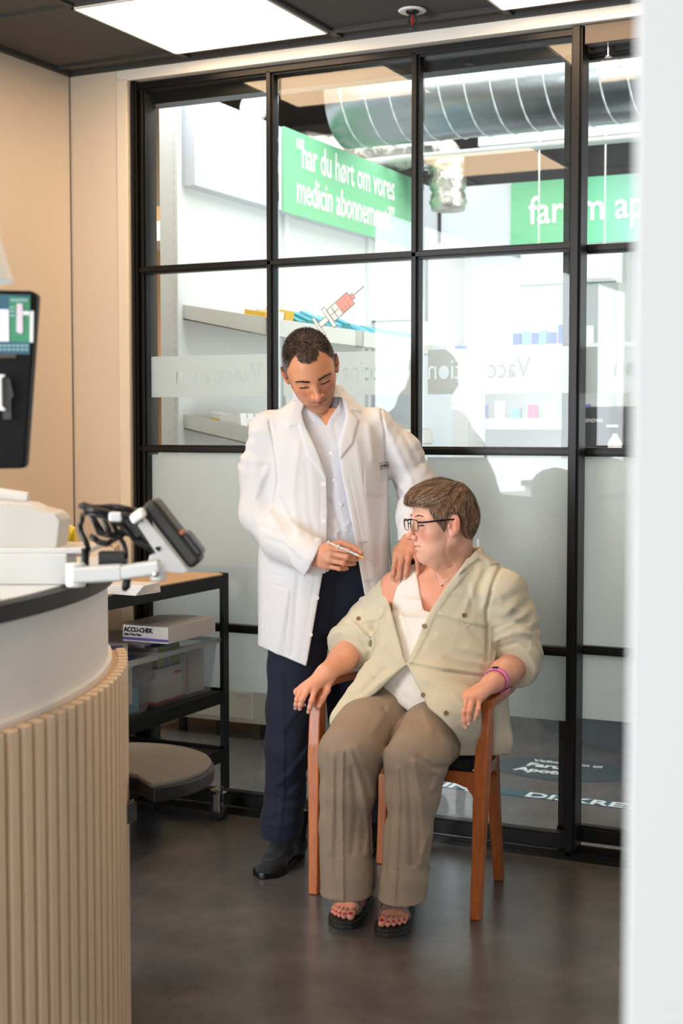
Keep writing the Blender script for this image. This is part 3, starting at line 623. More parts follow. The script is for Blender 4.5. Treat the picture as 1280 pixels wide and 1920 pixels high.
m = MB(); m.obox(P(212, 1046, 2.68), RT+.02*FW, Fh, (0, 0, 1), .052, .03, .026); m.obox(P(306, 1033, 2.62), d_, Fh, nrm, .03, .02, .012); m.obox(P(168, 951, 2.64), RT-np.array([0, 0, .3]), Fh, (0, 0, 1), .03, .02, .013); m.obox(P(250, 985, 2.64), d_, Fh, nrm, .05, .03, .03); m.build('plug_block', M_dark, t, bevel=.003)
m = MB(); facing_prism(m, [(280, 1041), (310, 1036), (296, 1058), (276, 1058)], 2.66, .02); m.build('arm_bracket', M_wlaq, t, bevel=.003)
# ------------------------------------------------------------------ upright display at the left edge
t = thing('advert_display', P(20, 885, 2.45), 'tall black display with teal and green advert, cut off by the left edge', 'display')
D0 = 2.45
m = MB(); facing_prism(m, [(-210, 540), (60, 545), (68, 551), (68, 560), (42, 872), (36, 879), (-210, 884)], D0, .035); m.build('housing', mat('display_black', (12, 11, 11), .5, spec=.15), t, bevel=.004)
M_tl = mat('advert_teal', (38, 92, 112), .4); M_gr = mat('advert_green', (48, 135, 95), .4); M_wh = mat('advert_white', (232, 232, 232), .4)
def sticker(name, pix, mt, par, lay, dd=D0): m = MB(); facing_prism(m, pix, dd-.0008*lay-.0008, .0007); return m.build(name, mt, par)
sticker('advert_sheet', [(-205, 547), (57, 553), (54, 664), (-205, 660)], M_tl, t, 1)
sticker('text_card', [(-190, 577), (16, 580), (16, 640), (-190, 638)], M_wh, t, 2)
sticker('product_panel', [(17, 556), (56, 558), (55, 642), (17, 640)], M_gr, t, 2)
sticker('side_strip', [(56, 583), (63, 583), (61, 642), (55, 641)], M_wh, t, 3)
sticker('pen_picture', [(31, 569), (42, 569), (42, 622), (39, 626), (30, 622)], mat('advert_pale_pink', (222, 205, 212), .4), t, 3)
sticker('cap_picture', [(43, 583), (55, 584), (55, 591), (43, 590)], M_wh, t, 4)
M_at = mat('advert_text', (150, 185, 190), .4)
for k_, (x0, x1, y) in enumerate([(-60, 53, 648), (-60, 53, 655)]): 
    m = MB(); 
    for j in range(14): 
        xx = x0+j*8.2; facing_prism(m, [(xx, y-1.6), (xx+6, y-1.6), (xx+6, y+1.8), (xx, y+1.8)], D0-.0025, .0004)
    m.build('text_line', M_at, t)
m = MB()
for xx in range(20, 52, 4): facing_prism(m, [(xx, 560), (xx+3, 560), (xx+3, 565), (xx, 565)], D0-.0025, .0004)
m.build('text_line', M_at, t)
m = MB()
for y in (575, 582, 590): facing_prism(m, [(18, y), (27, y), (27, y+3), (18, y+3)], D0-.0025, .0004)
m.build('text_line', M_at, t)
m = MB(); facing_prism(m, [(-60, 664), (30, 664), (30, 671), (-60, 671)], D0-.002, .0008); m.build('brand_strip', mat('bronze_text', (70, 56, 44), .5), t)
m = MB(); facing_prism(m, [(-40, 702), (9, 702), (9, 706), (3, 709), (3, 762), (9, 766), (9, 770), (-40, 770)], D0-.010, .010); m.build('card_slot', M_wlaq, t, bevel=.002)
sticker('dark_relief', [(6, 706), (18, 709), (25, 742), (20, 748), (20, 786), (4, 786)], mat('display_grey', (58, 57, 55), .5), t, 1)
q = P(-110, 882, D0); m = MB(); m.cyl((q[0]+Fh[0]*.02, q[1]+Fh[1]*.02, 1.0905), (q[0]+Fh[0]*.02, q[1]+Fh[1]*.02, q[2]+.02), .02); m.build('stand', M_dark, t)
m = MB(); m.cyl((q[0]+Fh[0]*.02, q[1]+Fh[1]*.02, 1.0905), (q[0]+Fh[0]*.02, q[1]+Fh[1]*.02, 1.105), .09); m.build('stand_foot', M_dark, t, bevel=.003)
# pendant lamp shade
q = P(-112, 525, 2.25)
t = thing('pendant_lamp', (q[0], q[1], q[2]), 'white cone pendant shade just entering at the left edge above the display', 'lamp')
m = MB(); R_ = (22+112)/FPX*2.25; m.lathe([(R_, 0), (R_*.52, .19), (.02, .21), (.02, .205), (R_*.50, .184), (R_-.003, .002)], tuple(q), 40); m.build('lamp_shade', M_wlaq, t, smooth='auto')
m = MB(); m.cyl((q[0], q[1], q[2]+.2), (q[0], q[1], 2.718), .003); m.build('cord', M_dark, t)
# ------------------------------------------------------------------ grey resting shelf fixed to the side of the counter
M_seat = mat('stool_grey', (98, 96, 92), .85, mottle=(260, (126, 123, 118), .6), bump=(400, .2))
cx0, cy0, rs = -1.945, 2.79, .232
zs = .600
notch = []
angn = math.atan2(-.35, -.1)          # notch opens towards the camera
poly = []
N_ = 72; dirn = np.array([.62, -.80]); dirn /= np.linalg.norm(dirn); per = np.array([-dirn[1], dirn[0]])
for i in range(N_):
    a = 2*pi*i/N_; v = np.array([cos(a), sin(a)])
    if v @ dirn > .2 and abs(v @ per) < .27: continue
    poly.append((v @ dirn, tuple(v*rs), a))
poly = [p for p in poly]
ordp = [p[1] for p in poly]
# start the outline right after the notch gap
gap = max(range(len(ordp)), key=lambda i: (ordp[i][0]-ordp[i-1][0])**2+(ordp[i][1]-ordp[i-1][1])**2)
ordp = ordp[gap:]+ordp[:gap]
nk = []
for k_ in range(9):
    a = pi*k_/8; nk.append(tuple(dirn*(rs*.62)-dirn*.04*sin(a)+per*(-cos(a))*.045))
if (np.array(ordp[-1])-np.array(nk[0])) @ (np.array(ordp[-1])-np.array(nk[0])) > (np.array(ordp[-1])-np.array(nk[-1])) @ (np.array(ordp[-1])-np.array(nk[-1])): nk = nk[::-1]
outline = ordp+nk
m = MB(); m.prism(outline, (cx0, cy0, zs-.045), (1, 0, 0), (0, 1, 0), (0, 0, .035)); ss = m.build('side_shelf', mat('shelf_black', (20, 20, 21), .5), rc, bevel=.006)
m = MB(); m.prism([(x*.97, y*.97) for x, y in outline], (cx0, cy0, zs-.012), (1, 0, 0), (0, 1, 0), (0, 0, .012)); m.build('shelf_pad', M_seat, ss, bevel=.004)
m = MB(); m.box(-2.15, -1.80, 2.60, 2.66, zs-.09, zs-.045); m.build('shelf_bracket', M_dark, ss, bevel=.003)
# ------------------------------------------------------------------ black trolley with pine top
M_tr = mat('trolley_black', (22, 23, 25), .45, spec=.4)
M_pine = mat('pine_top', (232, 200, 160), .5, mottle=(5, (210, 170, 126), .5), stretch=(1.2, 14, 1), bump=(40, .03))
tr = thing('utility_trolley', (-2.84, 3.9, 0), 'black metal trolley with pine top and castors against the left wall', 'trolley')
TX0, TX1, TY0, TY1 = -3.14, -2.545, 3.46, 4.345
m = MB(); m.box(TX0+.012, TX1-.008, TY0+.012, TY1-.012, .866, .884); m.build('top_board', M_pine, tr, bevel=.001)
for x in (TX0, TX1-.036):
    for y in (TY0, TY1-.036):
        m = MB(); xo = x if x == TX0 else x+.033; yo = y if y == TY0 else y+.033
        m.box(x, x+.036, yo, yo+.003, .115, .886); m.box(xo, xo+.003, y, y+.036, .115, .886)
        l_ = m.build('leg', M_tr, tr, bevel=.0008)
        for zz in (.86, .70, .45, .24):
            m = MB(); m.cyl((TX1-.001, y+.018, zz), (TX1+.002, y+.018, zz), .004, n=10)
            if x != TX0: m.build('bolt', mat('bolt_dark', (50, 50, 52), .3, metal=.6) if 'bolt_dark' not in MATS else MATS['bolt_dark'], l_)
def frame_rim(z0, z1, name):
    m = MB(); m.box(TX0, TX1, TY0, TY0+.003, z0, z1); m.box(TX0, TX1, TY1-.003, TY1, z0, z1); m.box(TX0, TX0+.003, TY0, TY1, z0, z1); m.box(TX1-.004, TX1-.001, TY0, TY1, z0, z1); return m
frame_rim(.836, .880, 'r').build('top_rim', M_tr, tr, bevel=.001)
for zt_ in (.472, .262):
    m = frame_rim(zt_-.046, zt_, 's'); m.box(TX0+.003, TX1-.003, TY0+.003, TY1-.003, zt_-.012, zt_-.008); m.build('shelf', M_tr, tr, bevel=.001)
for x in (TX0+.03, TX1-.03):
    for y in (TY0+.03, TY1-.03):
        m = MB(); m.box(x-.02, x+.02, y-.02, y+.02, .108, .114); m.lathe([(.001, 0), (.016, 0), (.018, .012), (.001, .014)], (x, y, .094), 16); m.box(x-.012, x+.014, y-.014, y-.011, .030, .095); m.box(x-.012, x+.014, y+.011, y+.014, .030, .095); m.box(x-.018, x+.018, y+.010, y+.034, .092, .098)
        cs = m.build('caster', M_chrome, tr, bevel=.001)
        m = MB(); m.lathe([(.006, -.009), (.030, -.009), (.034, -.005), (.034, .005), (.030, .009), (.006, .009)], (x, y, .034), 28, 'y'); m.build('wheel', mat('caster_rubber', (16, 16, 17), .4) if 'caster_rubber' not in MATS else MATS['caster_rubber'], cs, smooth='auto')
# clear boxes on the middle shelf
M_bin = bpy.data.materials.new('clear_plastic'); M_bin.use_nodes = True
N = M_bin.node_tree.nodes; L = M_bin.node_tree.links; N.clear(); o_ = N.new('ShaderNodeOutputMaterial'); a_ = N.new('ShaderNodeBsdfTransparent'); d_2 = N.new('ShaderNodeBsdfPrincipled'); x_ = N.new('ShaderNodeMixShader')
d_2.inputs['Base Color'].default_value = lin((228, 232, 235)); d_2.inputs['Roughness'].default_value = .15; x_.inputs[0].default_value = .13; a_.inputs[0].default_value = lin((248, 250, 252)); L.new(a_.outputs[0], x_.inputs[1]); L.new(d_2.outputs[0], x_.inputs[2]); L.new(x_.outputs[0], o_.inputs[0])
M_binrim = M_bin.copy(); M_binrim.name = 'clear_rim'; M_binrim.node_tree.nodes['Mix Shader'].inputs[0].default_value = .5
def plastic_bin(x0, x1, y0, y1, z0, z1, lab):
    t = thing('storage_box', ((x0+x1)/2, (y0+y1)/2, z0), lab, 'storage box')
    g = .018; m = MB()
    def ring(z, k, off=0): return [(x0+k-off, y0+k-off, z), (x1-k+off, y0+k-off, z), (x1-k+off, y1-k+off, z), (x0+k-off, y1-k+off, z)]
    m.loft([ring(z0, g), ring(z1, 0), ring(z1, -.0), ring(z1, .002), ring(z0+.003, g+.002)], True, True)
    m.build('tub', M_bin, t)
    m = MB(); m.loft([ring(z1-.016, -.010), ring(z1, -.011), ring(z1+.001, .003), ring(z1-.002, .003), ring(z1-.003, -.008), ring(z1-.016, -.008)], True, False); m.build('rim', M_binrim, t)
    return t
ZS_ = .4645
plastic_bin(-3.10, -2.585, 3.955, 4.335, ZS_, .652, 'clear plastic storage box holding cartons, at the window end of the trolley shelf')
plastic_bin(-3.10, -2.585, 3.50, 3.925, ZS_, .650, 'clear plastic storage box of leaflets nearest the counter on the trolley shelf')
def cbox(name, lab, cat, x0, x1, y0, y1, z0, z1, mt, parts=(), grp=None):
    t = thing(name, ((x0+x1)/2, (y0+y1)/2, z0), lab, cat, grp); m = MB(); m.box(x0, x1, y0, y1, z0, z1); m.build('box_body', mt, t, bevel=.0015)
    for (nm, a, mt2) in parts: m = MB(); m.box(*a); m.build(nm, mt2, t)
    return t
M_wc = mat('carton_white', (248, 246, 245), .4); M_navy = mat('navy_print', (42, 58, 104), .45)
M_wc2 = M_wc; tb = cbox('lancet_box', 'white carton with dark lettering and lavender stripe lying on the storage boxes', 'carton', -2.735, -2.555, 3.965, 4.270, .682, .738, M_wc,
     [('stripe', (-2.735, -2.5545, 3.964, 3.9655, .688, .697), M_lav), ('top_print', (-2.76, -2.66, 3.99, 4.23, .738, .7385), mat('silver_print', (190, 188, 190), .4))])
text_obj('lettering', 'ACCU-CHEK', .021, M_dark, (-2.729, 3.9635, .716), (1.0, 0, 0), (0, 0, 1.0), tb, bold=.0008, sx=.95)
text_obj('lettering', 'Safe-T-Pro Plus', .011, M_dark, (-2.729, 3.9635, .703), (1.0, 0, 0), (0, 0, 1.0), tb, bold=.0004)
cbox('green_carton', 'grey and lime carton lying under the lavender striped box in the storage box', 'carton', -2.86, -2.612, 3.985, 4.125, .590, .665, mat('carton_grey', (168, 170, 166), .45),
     [('lime_print', (-2.6125, -2.6115, 3.99, 4.03, .597, .655), M_lime), ('lime_print', (-2.6125, -2.6115, 4.07, 4.12, .60, .65), M_lime), ('blue_edge', (-2.861, -2.6115, 3.984, 4.126, .590, .598), M_navy)])
cbox('glove_box', 'white carton with thin red base line standing in the clear storage box', 'carton', -2.84, -2.618, 3.985, 4.155, .4705, .588, M_wc, [('red_edge', (-2.841, -2.6175, 3.984, 4.156, .4705, .478), M_red), ('logo_mark', (-2.6178, -2.6172, 4.10, 4.145, .560, .568), M_red)])
cbox('leaflet_stack', 'upright stack of white leaflets with a red line in the clear storage box', 'leaflets', -2.80, -2.622, 4.19, 4.30, .4705, .620, M_card, [('red_line', (-2.6225, -2.6215, 4.188, 4.192, .48, .61), M_pink)])
cbox('flat_carton', 'flat grey carton lying under the lavender striped box', 'carton', -2.90, -2.625, 3.93, 4.17, .668, .681, mat('carton_dgrey', (150, 146, 150), .45), [('navy_edge', (-2.626, -2.6245, 3.93, 4.17, .668, .676), M_navy)])
cbox('navy_carton', 'dark navy carton with white letters standing in the storage box of leaflets', 'carton', -2.95, -2.62, 3.56, 3.86, .55, .660, M_navy, [('white_print', (-2.6205, -2.6195, 3.60, 3.72, .60, .63), M_card)])
cbox('blue_carton', 'bright blue carton at the bottom of the storage box nearest the counter', 'carton', -2.90, -2.615, 3.62, 3.88, .4705, .53, M_blue, [('pale_flap', (-2.6155, -2.6145, 3.80, 3.88, .4705, .55), M_sky)])
cbox('printed_sheets', 'white sheets with grey print standing against the side of the near storage box', 'leaflets', -2.612, -2.606, 3.60, 3.83, .502, .628, M_card, [('text_lines', (-2.6062, -2.6056, 3.62, 3.81, .51+i*.012, .516+i*.012), M_shop_grey) for i in range(9)])
for i in range(5):
    t = thing('leaflet', (-2.75, 3.72, .662+i*.004), ['white leaflet at the bottom of the loose pile on the navy carton', 'white leaflet second from the bottom of the loose pile', 'white leaflet in the middle of the loose pile', 'white leaflet second from the top of the loose pile', 'purple edged leaflet topmost of the loose pile'][i], 'leaflet', 'loose leaflets on the near storage box')
    R = Matrix.Rotation(.25*i-.4, 3, 'Z'); m = MB(); m.obox((-2.76+.02*i, 3.74+.01*i, .6625+i*.0055), R.col[0], R.col[1], R.col[2], .15, .21, .0022); m.build('sheet', M_card, t)
    m = MB(); m.obox((-2.76+.02*i, 3.74+.01*i, .6625+i*.0055+.0013), R.col[0], R.col[1], R.col[2], .12, .10, .0004); m.build('print', [M_navy, M_lav, M_navy, M_shop_grey, M_lav][i], t)
t = thing('plastic_bag', (-2.9, 4.2, .66), 'crumpled clear grey plastic bag at the back of the storage boxes', 'bag')
m = MB(); rg = random.Random(5); rings = []
for i in range(7):
    z = .655+.012*i; r_ = .13*(1-i*.09); rings.append([(-2.98+r_*cos(2*pi*k/16)*(1+rg.uniform(-.2, .2)), 4.02+r_*sin(2*pi*k/16)*(1+rg.uniform(-.2, .2)), z+rg.uniform(-.006, .006)) for k in range(16)])
m.loft(rings); m.build('bag_body', mat('bag_grey', (165, 165, 162), .25), t)
# stuff on the trolley top
t = thing('paper_stack', (-2.95, 3.9, .884), 'low stack of white papers on the trolley top behind the terminal', 'papers')
q = P(280, 1052, 4.45); m = MB()
for i in range(6): m.obox((q[0]-.05, q[1]-.03, .8865+i*.005), (1, .05*i-.1, 0), (-.05*i+.1, 1, 0), (0, 0, 1), .14, .12, .004)
m.build('sheets', M_card, t)
t = thing('carton_tray', (-3.0, 4.1, .884), 'beige carton with dark print on the trolley top by the wall', 'carton')
q0 = P(178, 1030, 4.6); q1 = P(216, 1030, 4.6); m = MB(); m.obox(((q0[0]+q1[0])/2, (q0[1]+q1[1])/2, .884+.067), RT, Fh, (0, 0, 1), .075, .12, .134); m.build('box_body', mat('beige_card', (222, 200, 170), .6), t, bevel=.001)
c = P(184, 1026, 4.53); text_obj('lettering', 'URINSTIX', .011, M_dark, c, RT, (0, 0, 1.0), t)

# ------------------------------------------------------------------ teak armchair
M_teak = mat('teak', (196, 112, 58), .35, coat=.25, mottle=(7, (156, 80, 38), .65), stretch=(9, 9, 1.6), bump=(50, .04))
M_cush = mat('black_cushion', (22, 22, 24), .8, bump=(300, .2))
ch = thing('armchair', (-1.645, 3.93, 0), 'teak armchair with black seat cushion carrying the seated person', 'chair')
def bar_path(pts, w, t_, n=None):
    """rectangular timber following points; w along the given side axis, t_ across"""
    m = MB(); pts = [np.array(p, float) for p in pts]; rings = []
    for i, p in enumerate(pts):
        tg = pts[min(i+1, len(pts)-1)]-pts[max(i-1, 0)]; tg /= np.linalg.norm(tg); sx = np.array(n if n is not None else (1.0, 0, 0)); sx = sx-tg*np.dot(sx, tg); sx /= np.linalg.norm(sx); sy = np.cross(tg, sx)
        ww = w[i] if isinstance(w, (list, tuple)) else w; tt = t_[i] if isinstance(t_, (list, tuple)) else t_
        rings.append([p+sx*ww/2*a+sy*tt/2*b for a, b in ((-1, -1), (1, -1), (1, 1), (-1, 1))])
    return m.loft(rings)
for sx_, xb, xt, yb in ((1, -1.387, -1.368, 3.752), (-1, -1.902, -1.900, 3.752)):
    m = bar_path([(xb, yb, 0), (xb+(xt-xb)*.3, yb+.003, .2), (xb+(xt-xb)*.7, yb+.006, .42), (xt, yb+.012, .53), (xt, yb+.022, .60), (xt, yb+.034, .626)], [.031, .034, .040, .038, .034, .030], [.034, .036, .044, .042, .038, .03]); m.build('leg', M_teak, ch, bevel=.005)
    m = bar_path([(xt, yb+.012, .618), (xt+.004*sx_, yb+.10, .632), (xt-.012*sx_, yb+.24, .628), (xt-.035*sx_, yb+.335, .618), (xt-.06*sx_, yb+.385, .612)], [.040, .050, .046, .036, .030], [.026, .026, .024, .024, .024]); m.build('armrest', M_teak, ch, bevel=.006)
for sx_, xb in ((1, -1.447), (-1, -1.846)):
    m = bar_path([(xb, 4.115, 0), (xb-.012*sx_, 4.11, .2), (xb-.022*sx_, 4.10, .38), (xb-.016*sx_, 4.115, .48), (xb+.004*sx_, 4.14, .62), (xb+.008*sx_, 4.165, .72), (xb+.008*sx_, 4.175, .765)], [.028, .032, .040, .036, .032, .028, .024], [.032, .034, .042, .038, .032, .028, .022]); m.build('leg', M_teak, ch, bevel=.005)
m = bar_path([(-1.83, 4.165, .70), (-1.74, 4.195, .70), (-1.645, 4.205, .70), (-1.55, 4.195, .70), (-1.46, 4.165, .70)], .07, .018, n=(0, 0, 1.0)); m.build('backrest', M_teak, ch, bevel=.005)
# curved brackets where the rails sweep into the legs
def rail(p0, p1, nm='seat_rail'):
    p0, p1 = np.array(p0, float), np.array(p1, float); d_ = p1-p0; L_ = np.linalg.norm(d_); u = d_/L_; m = MB(); prof = []
    K = 14
    for i in range(K+1):
        s = i/K; s_ = s*L_; sw = .055*math.exp(-s_/.022)+.055*math.exp(-(L_-s_)/.022); prof.append((s_, -.018-sw))
    top = [(s_, .016) for s_, _ in prof]
    poly = prof+top[::-1]; nrm = np.cross(u, (0, 0, 1.0)); m.prism(poly, p0-nrm*.012, u, (0, 0, 1.0), nrm*.024); return m.build(nm, M_teak, ch, bevel=.003)
rail((-1.895, 3.765, .405), (-1.385, 3.765, .405)); rail((-1.86, 4.105, .375), (-1.45, 4.105, .375)); rail((-1.888, 3.76, .402), (-1.855, 4.10, .378)); rail((-1.388, 3.76, .402), (-1.462, 4.10, .378))
m = MB(); m.prism([(-1.885, 3.755), (-1.405, 3.755), (-1.44, 4.13), (-1.85, 4.13)], (0, 0, .415), (1, 0, 0), (0, 1, 0), (0, 0, .045)); m.build('seat_cushion', M_cush, ch, bevel=.016)

# ================================================================== FIGURES: implicit surfaces turned into meshes
F32 = np.float32
def A3(v): return np.asarray(v, F32)
def smin(a, b, k):
    h = np.maximum(k-np.abs(a-b), 0)/k; return np.minimum(a, b)-h*h*k*.25
def smax(a, b, k): return -smin(-a, -b, k)
def sph(p, c, r): return np.linalg.norm(p-A3(c), axis=-1)-r
def ell(p, c, r, R=None):
    q = p-A3(c)
    if R is not None: q = q@A3(R)
    r = A3(r); k0 = np.linalg.norm(q/r, axis=-1); k1 = np.linalg.norm(q/(r*r), axis=-1)+1e-6
    return k0*(k0-1)/k1
def seg(p, a, b, ra, rb, flat=None):
    a, b = A3(a), A3(b); ab = b-a; L = float(ab@ab)+1e-9; q = p-a; t = np.clip(q@ab/L, 0, 1); v = q-t[..., None]*ab
    if flat is not None:
        n, fac = A3(flat[0]), flat[1]; v = v+(v@n)[..., None]*n*(fac-1)
    return np.linalg.norm(v, axis=-1)-(ra+(rb-ra)*t)
def chain(p, pts, rs, k=.01, flat=None):
    d = None
    for i in range(len(pts)-1):
        s = seg(p, pts[i], pts[i+1], rs[i], rs[i+1], flat); d = s if d is None else smin(d, s, k)
    return d
def _h(i, j, k):
    n = (i*374761393+j*668265263+k*1274126177) & 0x7fffffff; n = ((n ^ (n >> 13))*1103515245) & 0x7fffffff; return ((n ^ (n >> 16)) & 0xffff)/32768.0-1
def vnoise(p):
    f = np.floor(p); i = f.astype(np.int64); u = (p-f).astype(F32); u = u*u*(3-2*u); r = 0
    for dx in (0, 1):
        for dy_ in (0, 1):
            for dz_ in (0, 1):
                w = (u[..., 0] if dx else 1-u[..., 0])*(u[..., 1] if dy_ else 1-u[..., 1])*(u[..., 2] if dz_ else 1-u[..., 2])
                r = r+w*_h(i[..., 0]+dx, i[..., 1]+dy_, i[..., 2]+dz_)
    return r.astype(F32)
FWf, RTf, UPf, CPf = A3(FW), A3(RT), A3(UP), A3(CP)
def crease(p, sc, amp, seed=0):
    n = vnoise(p*A3(sc)+seed); m = vnoise(p*A3(sc)*.5+seed+17); return amp*(np.clip(1-np.abs(n)*2.2, 0, 1)**2)*np.clip(.5+1.3*m, 0, 1)
def topix(p):
    v = p-CPf; z = v@FWf; return 640+FPX*(v@RTf)/z, 960-FPX*(v@UPf)/z, z
def polysd(x, y, poly):
    """signed distance in pixels to a closed outline, negative inside"""
    d = np.full(x.shape, 1e9, F32); s = np.ones(x.shape, bool); n = len(poly); ins = np.zeros(x.shape, bool)
    for i in range(n):
        ax, ay = poly[i]; bx, by = poly[(i+1) % n]; ex, ey = bx-ax, by-ay; wx, wy = x-ax, y-ay; t = np.clip((wx*ex+wy*ey)/(ex*ex+ey*ey+1e-9), 0, 1)
        d = np.minimum(d, (wx-ex*t)**2+(wy-ey*t)**2)
        if ay != by:
            c = ((ay <= y) & (by > y)) | ((by <= y) & (ay > y)); xi = ax+(y-ay)*(bx-ax)/(by-ay); ins ^= c & (x < xi)
    d = np.sqrt(d); return np.where(ins, -d, d)
def linesd(x, y, pl):
    d = np.full(x.shape, 1e9, F32)
    for (ax, ay), (bx, by) in zip(pl, pl[1:]):
        ex, ey = bx-ax, by-ay; wx, wy = x-ax, y-ay; t = np.clip((wx*ex+wy*ey)/(ex*ex+ey*ey+1e-9), 0, 1); d = np.minimum(d, (wx-ex*t)**2+(wy-ey*t)**2)
    return np.sqrt(d)
def ridge(x, y, pl, w, amp): return amp*np.exp(-(linesd(x, y, pl)/w)**2)
def sided(x, y, pl, w, amp):
    """one-sided step along a line: cloth lying over cloth; higher on the left of the drawing direction"""
    best = np.full(x.shape, 1e9, F32); sg = np.zeros(x.shape, F32)
    for (ax, ay), (bx, by) in zip(pl, pl[1:]):
        ex, ey = bx-ax, by-ay; wx, wy = x-ax, y-ay; t = np.clip((wx*ex+wy*ey)/(ex*ex+ey*ey+1e-9), 0, 1); d = (wx-ex*t)**2+(wy-ey*t)**2; c = ex*wy-ey*wx
        m = d < best; best = np.where(m, d, best); sg = np.where(m, np.sign(c), sg)
    d = np.sqrt(best); return amp*np.exp(-d/w)*sg
def stack(p, rows, n=2.3, yaw=0):
    """body volume from horizontal rows (photo row, left, right, depth, half thickness)"""
    cs = np.array([P((l+r)/2, y, d) for y, l, r, d, h in rows]); hw = np.array([(r-l)/2*d/FPX for y, l, r, d, h in rows]); hd = np.array([h for *_, h in rows])
    zz = cs[:, 2][::-1]; z = p[..., 2]
    zf = np.linspace(zz[0]-.02, zz[-1]+.02, 160)
    def sm(a):
        v = np.interp(zf, zz, a[::-1]); k = np.hanning(15); k /= k.sum(); v = np.convolve(np.pad(v, 7, 'edge'), k, 'valid'); return np.interp(z, zf, v).astype(F32)
    cx_, cy_, a, b = sm(cs[:, 0]), sm(cs[:, 1]), sm(hw), sm(hd)
    u = A3([cos(yaw)*RT[0]-sin(yaw)*RT[1], sin(yaw)*RT[0]+cos(yaw)*RT[1]]); v = A3([-u[1], u[0]])
    qx, qy = p[..., 0]-cx_, p[..., 1]-cy_; r = np.abs(qx*u[0]+qy*u[1])/a; f = np.abs(qx*v[0]+qy*v[1])/b
    e = (r**n+f**n+1e-9)**(1/n); g = np.sqrt((r**(n-1)/a)**2+(f**(n-1)/b)**2)/(e**(n-1)+1e-6)+1e-6
    d = (e-1)/np.maximum(g, 1.0/np.maximum(a, b))
    d = np.maximum(d, z-zz[-1]); return np.maximum(d, zz[0]-z)
def polygonize(f, lo, hi, h, B=8, slack=1.6):
    lo = np.array(lo, float); hi = np.array(hi, float); nb = np.ceil((hi-lo)/(B*h)).astype(int)
    g = np.stack(np.meshgrid(*[np.arange(n) for n in nb], indexing='ij'), -1).reshape(-1, 3)
    keep = []
    for s in range(0, len(g), 200000):
        c = (lo+(g[s:s+200000]+.5)*B*h).astype(F32); keep.append(g[s:s+200000][np.abs(f(c)) < B*h*.87*slack+.004])
    g = np.concatenate(keep); o = np.stack(np.meshgrid(*[np.arange(B+1)]*3, indexing='ij'), -1)
    NY, NZ = int(nb[1]*B+3), int(nb[2]*B+3)
    def gid(ijk): return (ijk[..., 0].astype(np.int64)+1)*NY*NZ+(ijk[..., 1]+1)*NZ+ijk[..., 2]+1
    ids, vs, quads = [], [], []; off = np.stack(np.meshgrid([0, 1], [0, 1], [0, 1], indexing='ij'), -1).reshape(-1, 3)
    edges = [(a, b) for a in range(8) for b in range(a+1, 8) if np.abs(off[a]-off[b]).sum() == 1]
    for s in range(0, len(g), 500):
        gb = g[s:s+500]; idx = gb[:, None, None, None, :]*B+o; val = f((lo+idx*h).astype(F32)).astype(F32)
        ins = val < 0
        cnt = sum(ins[:, a:a+B, b:b+B, c:c+B].astype(np.int8) for a in (0, 1) for b in (0, 1) for c in (0, 1)); act = (cnt > 0) & (cnt < 8)
        w = np.argwhere(act)
        if len(w):
            cv = np.stack([val[w[:, 0], w[:, 1]+a, w[:, 2]+b, w[:, 3]+c] for a, b, c in off], 1); acc = np.zeros((len(w), 3)); n = np.zeros(len(w))
            for a, b in edges:
                m = (cv[:, a] < 0) != (cv[:, b] < 0); t = np.where(m, cv[:, a]/(cv[:, a]-cv[:, b]+1e-12), 0); acc += m[:, None]*(off[a]+t[:, None]*(off[b]-off[a])); n += m
            cell = gb[w[:, 0]]*B+w[:, 1:]; ids.append(gid(cell)); vs.append(lo+(cell+acc/n[:, None])*h)
        for ax in range(3):
            sl0 = [slice(None)]+[slice(0, B)]*3; sl1 = list(sl0); sl1[ax+1] = slice(1, B+1); a0, a1 = ins[tuple(sl0)], ins[tuple(sl1)]
            w = np.argwhere(a0 != a1)
            if not len(w): continue
            base = gb[w[:, 0]]*B+w[:, 1:]; u, v = [(1, 2), (2, 0), (0, 1)][ax]; du_ = np.zeros(3, int); du_[u] = 1; dv_ = np.zeros(3, int); dv_[v] = 1
            q = np.stack([gid(base-du_-dv_), gid(base-dv_), gid(base), gid(base-du_)], 1); fl = ~a0[tuple(w.T)]; q[fl] = q[fl][:, ::-1]; quads.append(q)
    ids = np.concatenate(ids); vs = np.concatenate(vs); quads = np.concatenate(quads); ids, ui = np.unique(ids, return_index=True); vs = vs[ui]
    pos = np.searchsorted(ids, quads); pos = np.clip(pos, 0, len(ids)-1); ok = (ids[pos] == quads).all(1); return vs, pos[ok]
def drop_bits(vs, qs, minv=60):
    par = np.arange(len(vs))
    for _ in range(200):
        m = par[qs].min(1); new = par.copy()
        for c in range(4): np.minimum.at(new, qs[:, c], m)
        new = new[new]
        if (new == par).all(): break
        par = new
    cnt = np.bincount(par, minlength=len(vs)); ok = cnt[par] >= minv; mp = np.cumsum(ok)-1; qk = qs[ok[qs].all(1)]; return vs[ok], mp[qk]
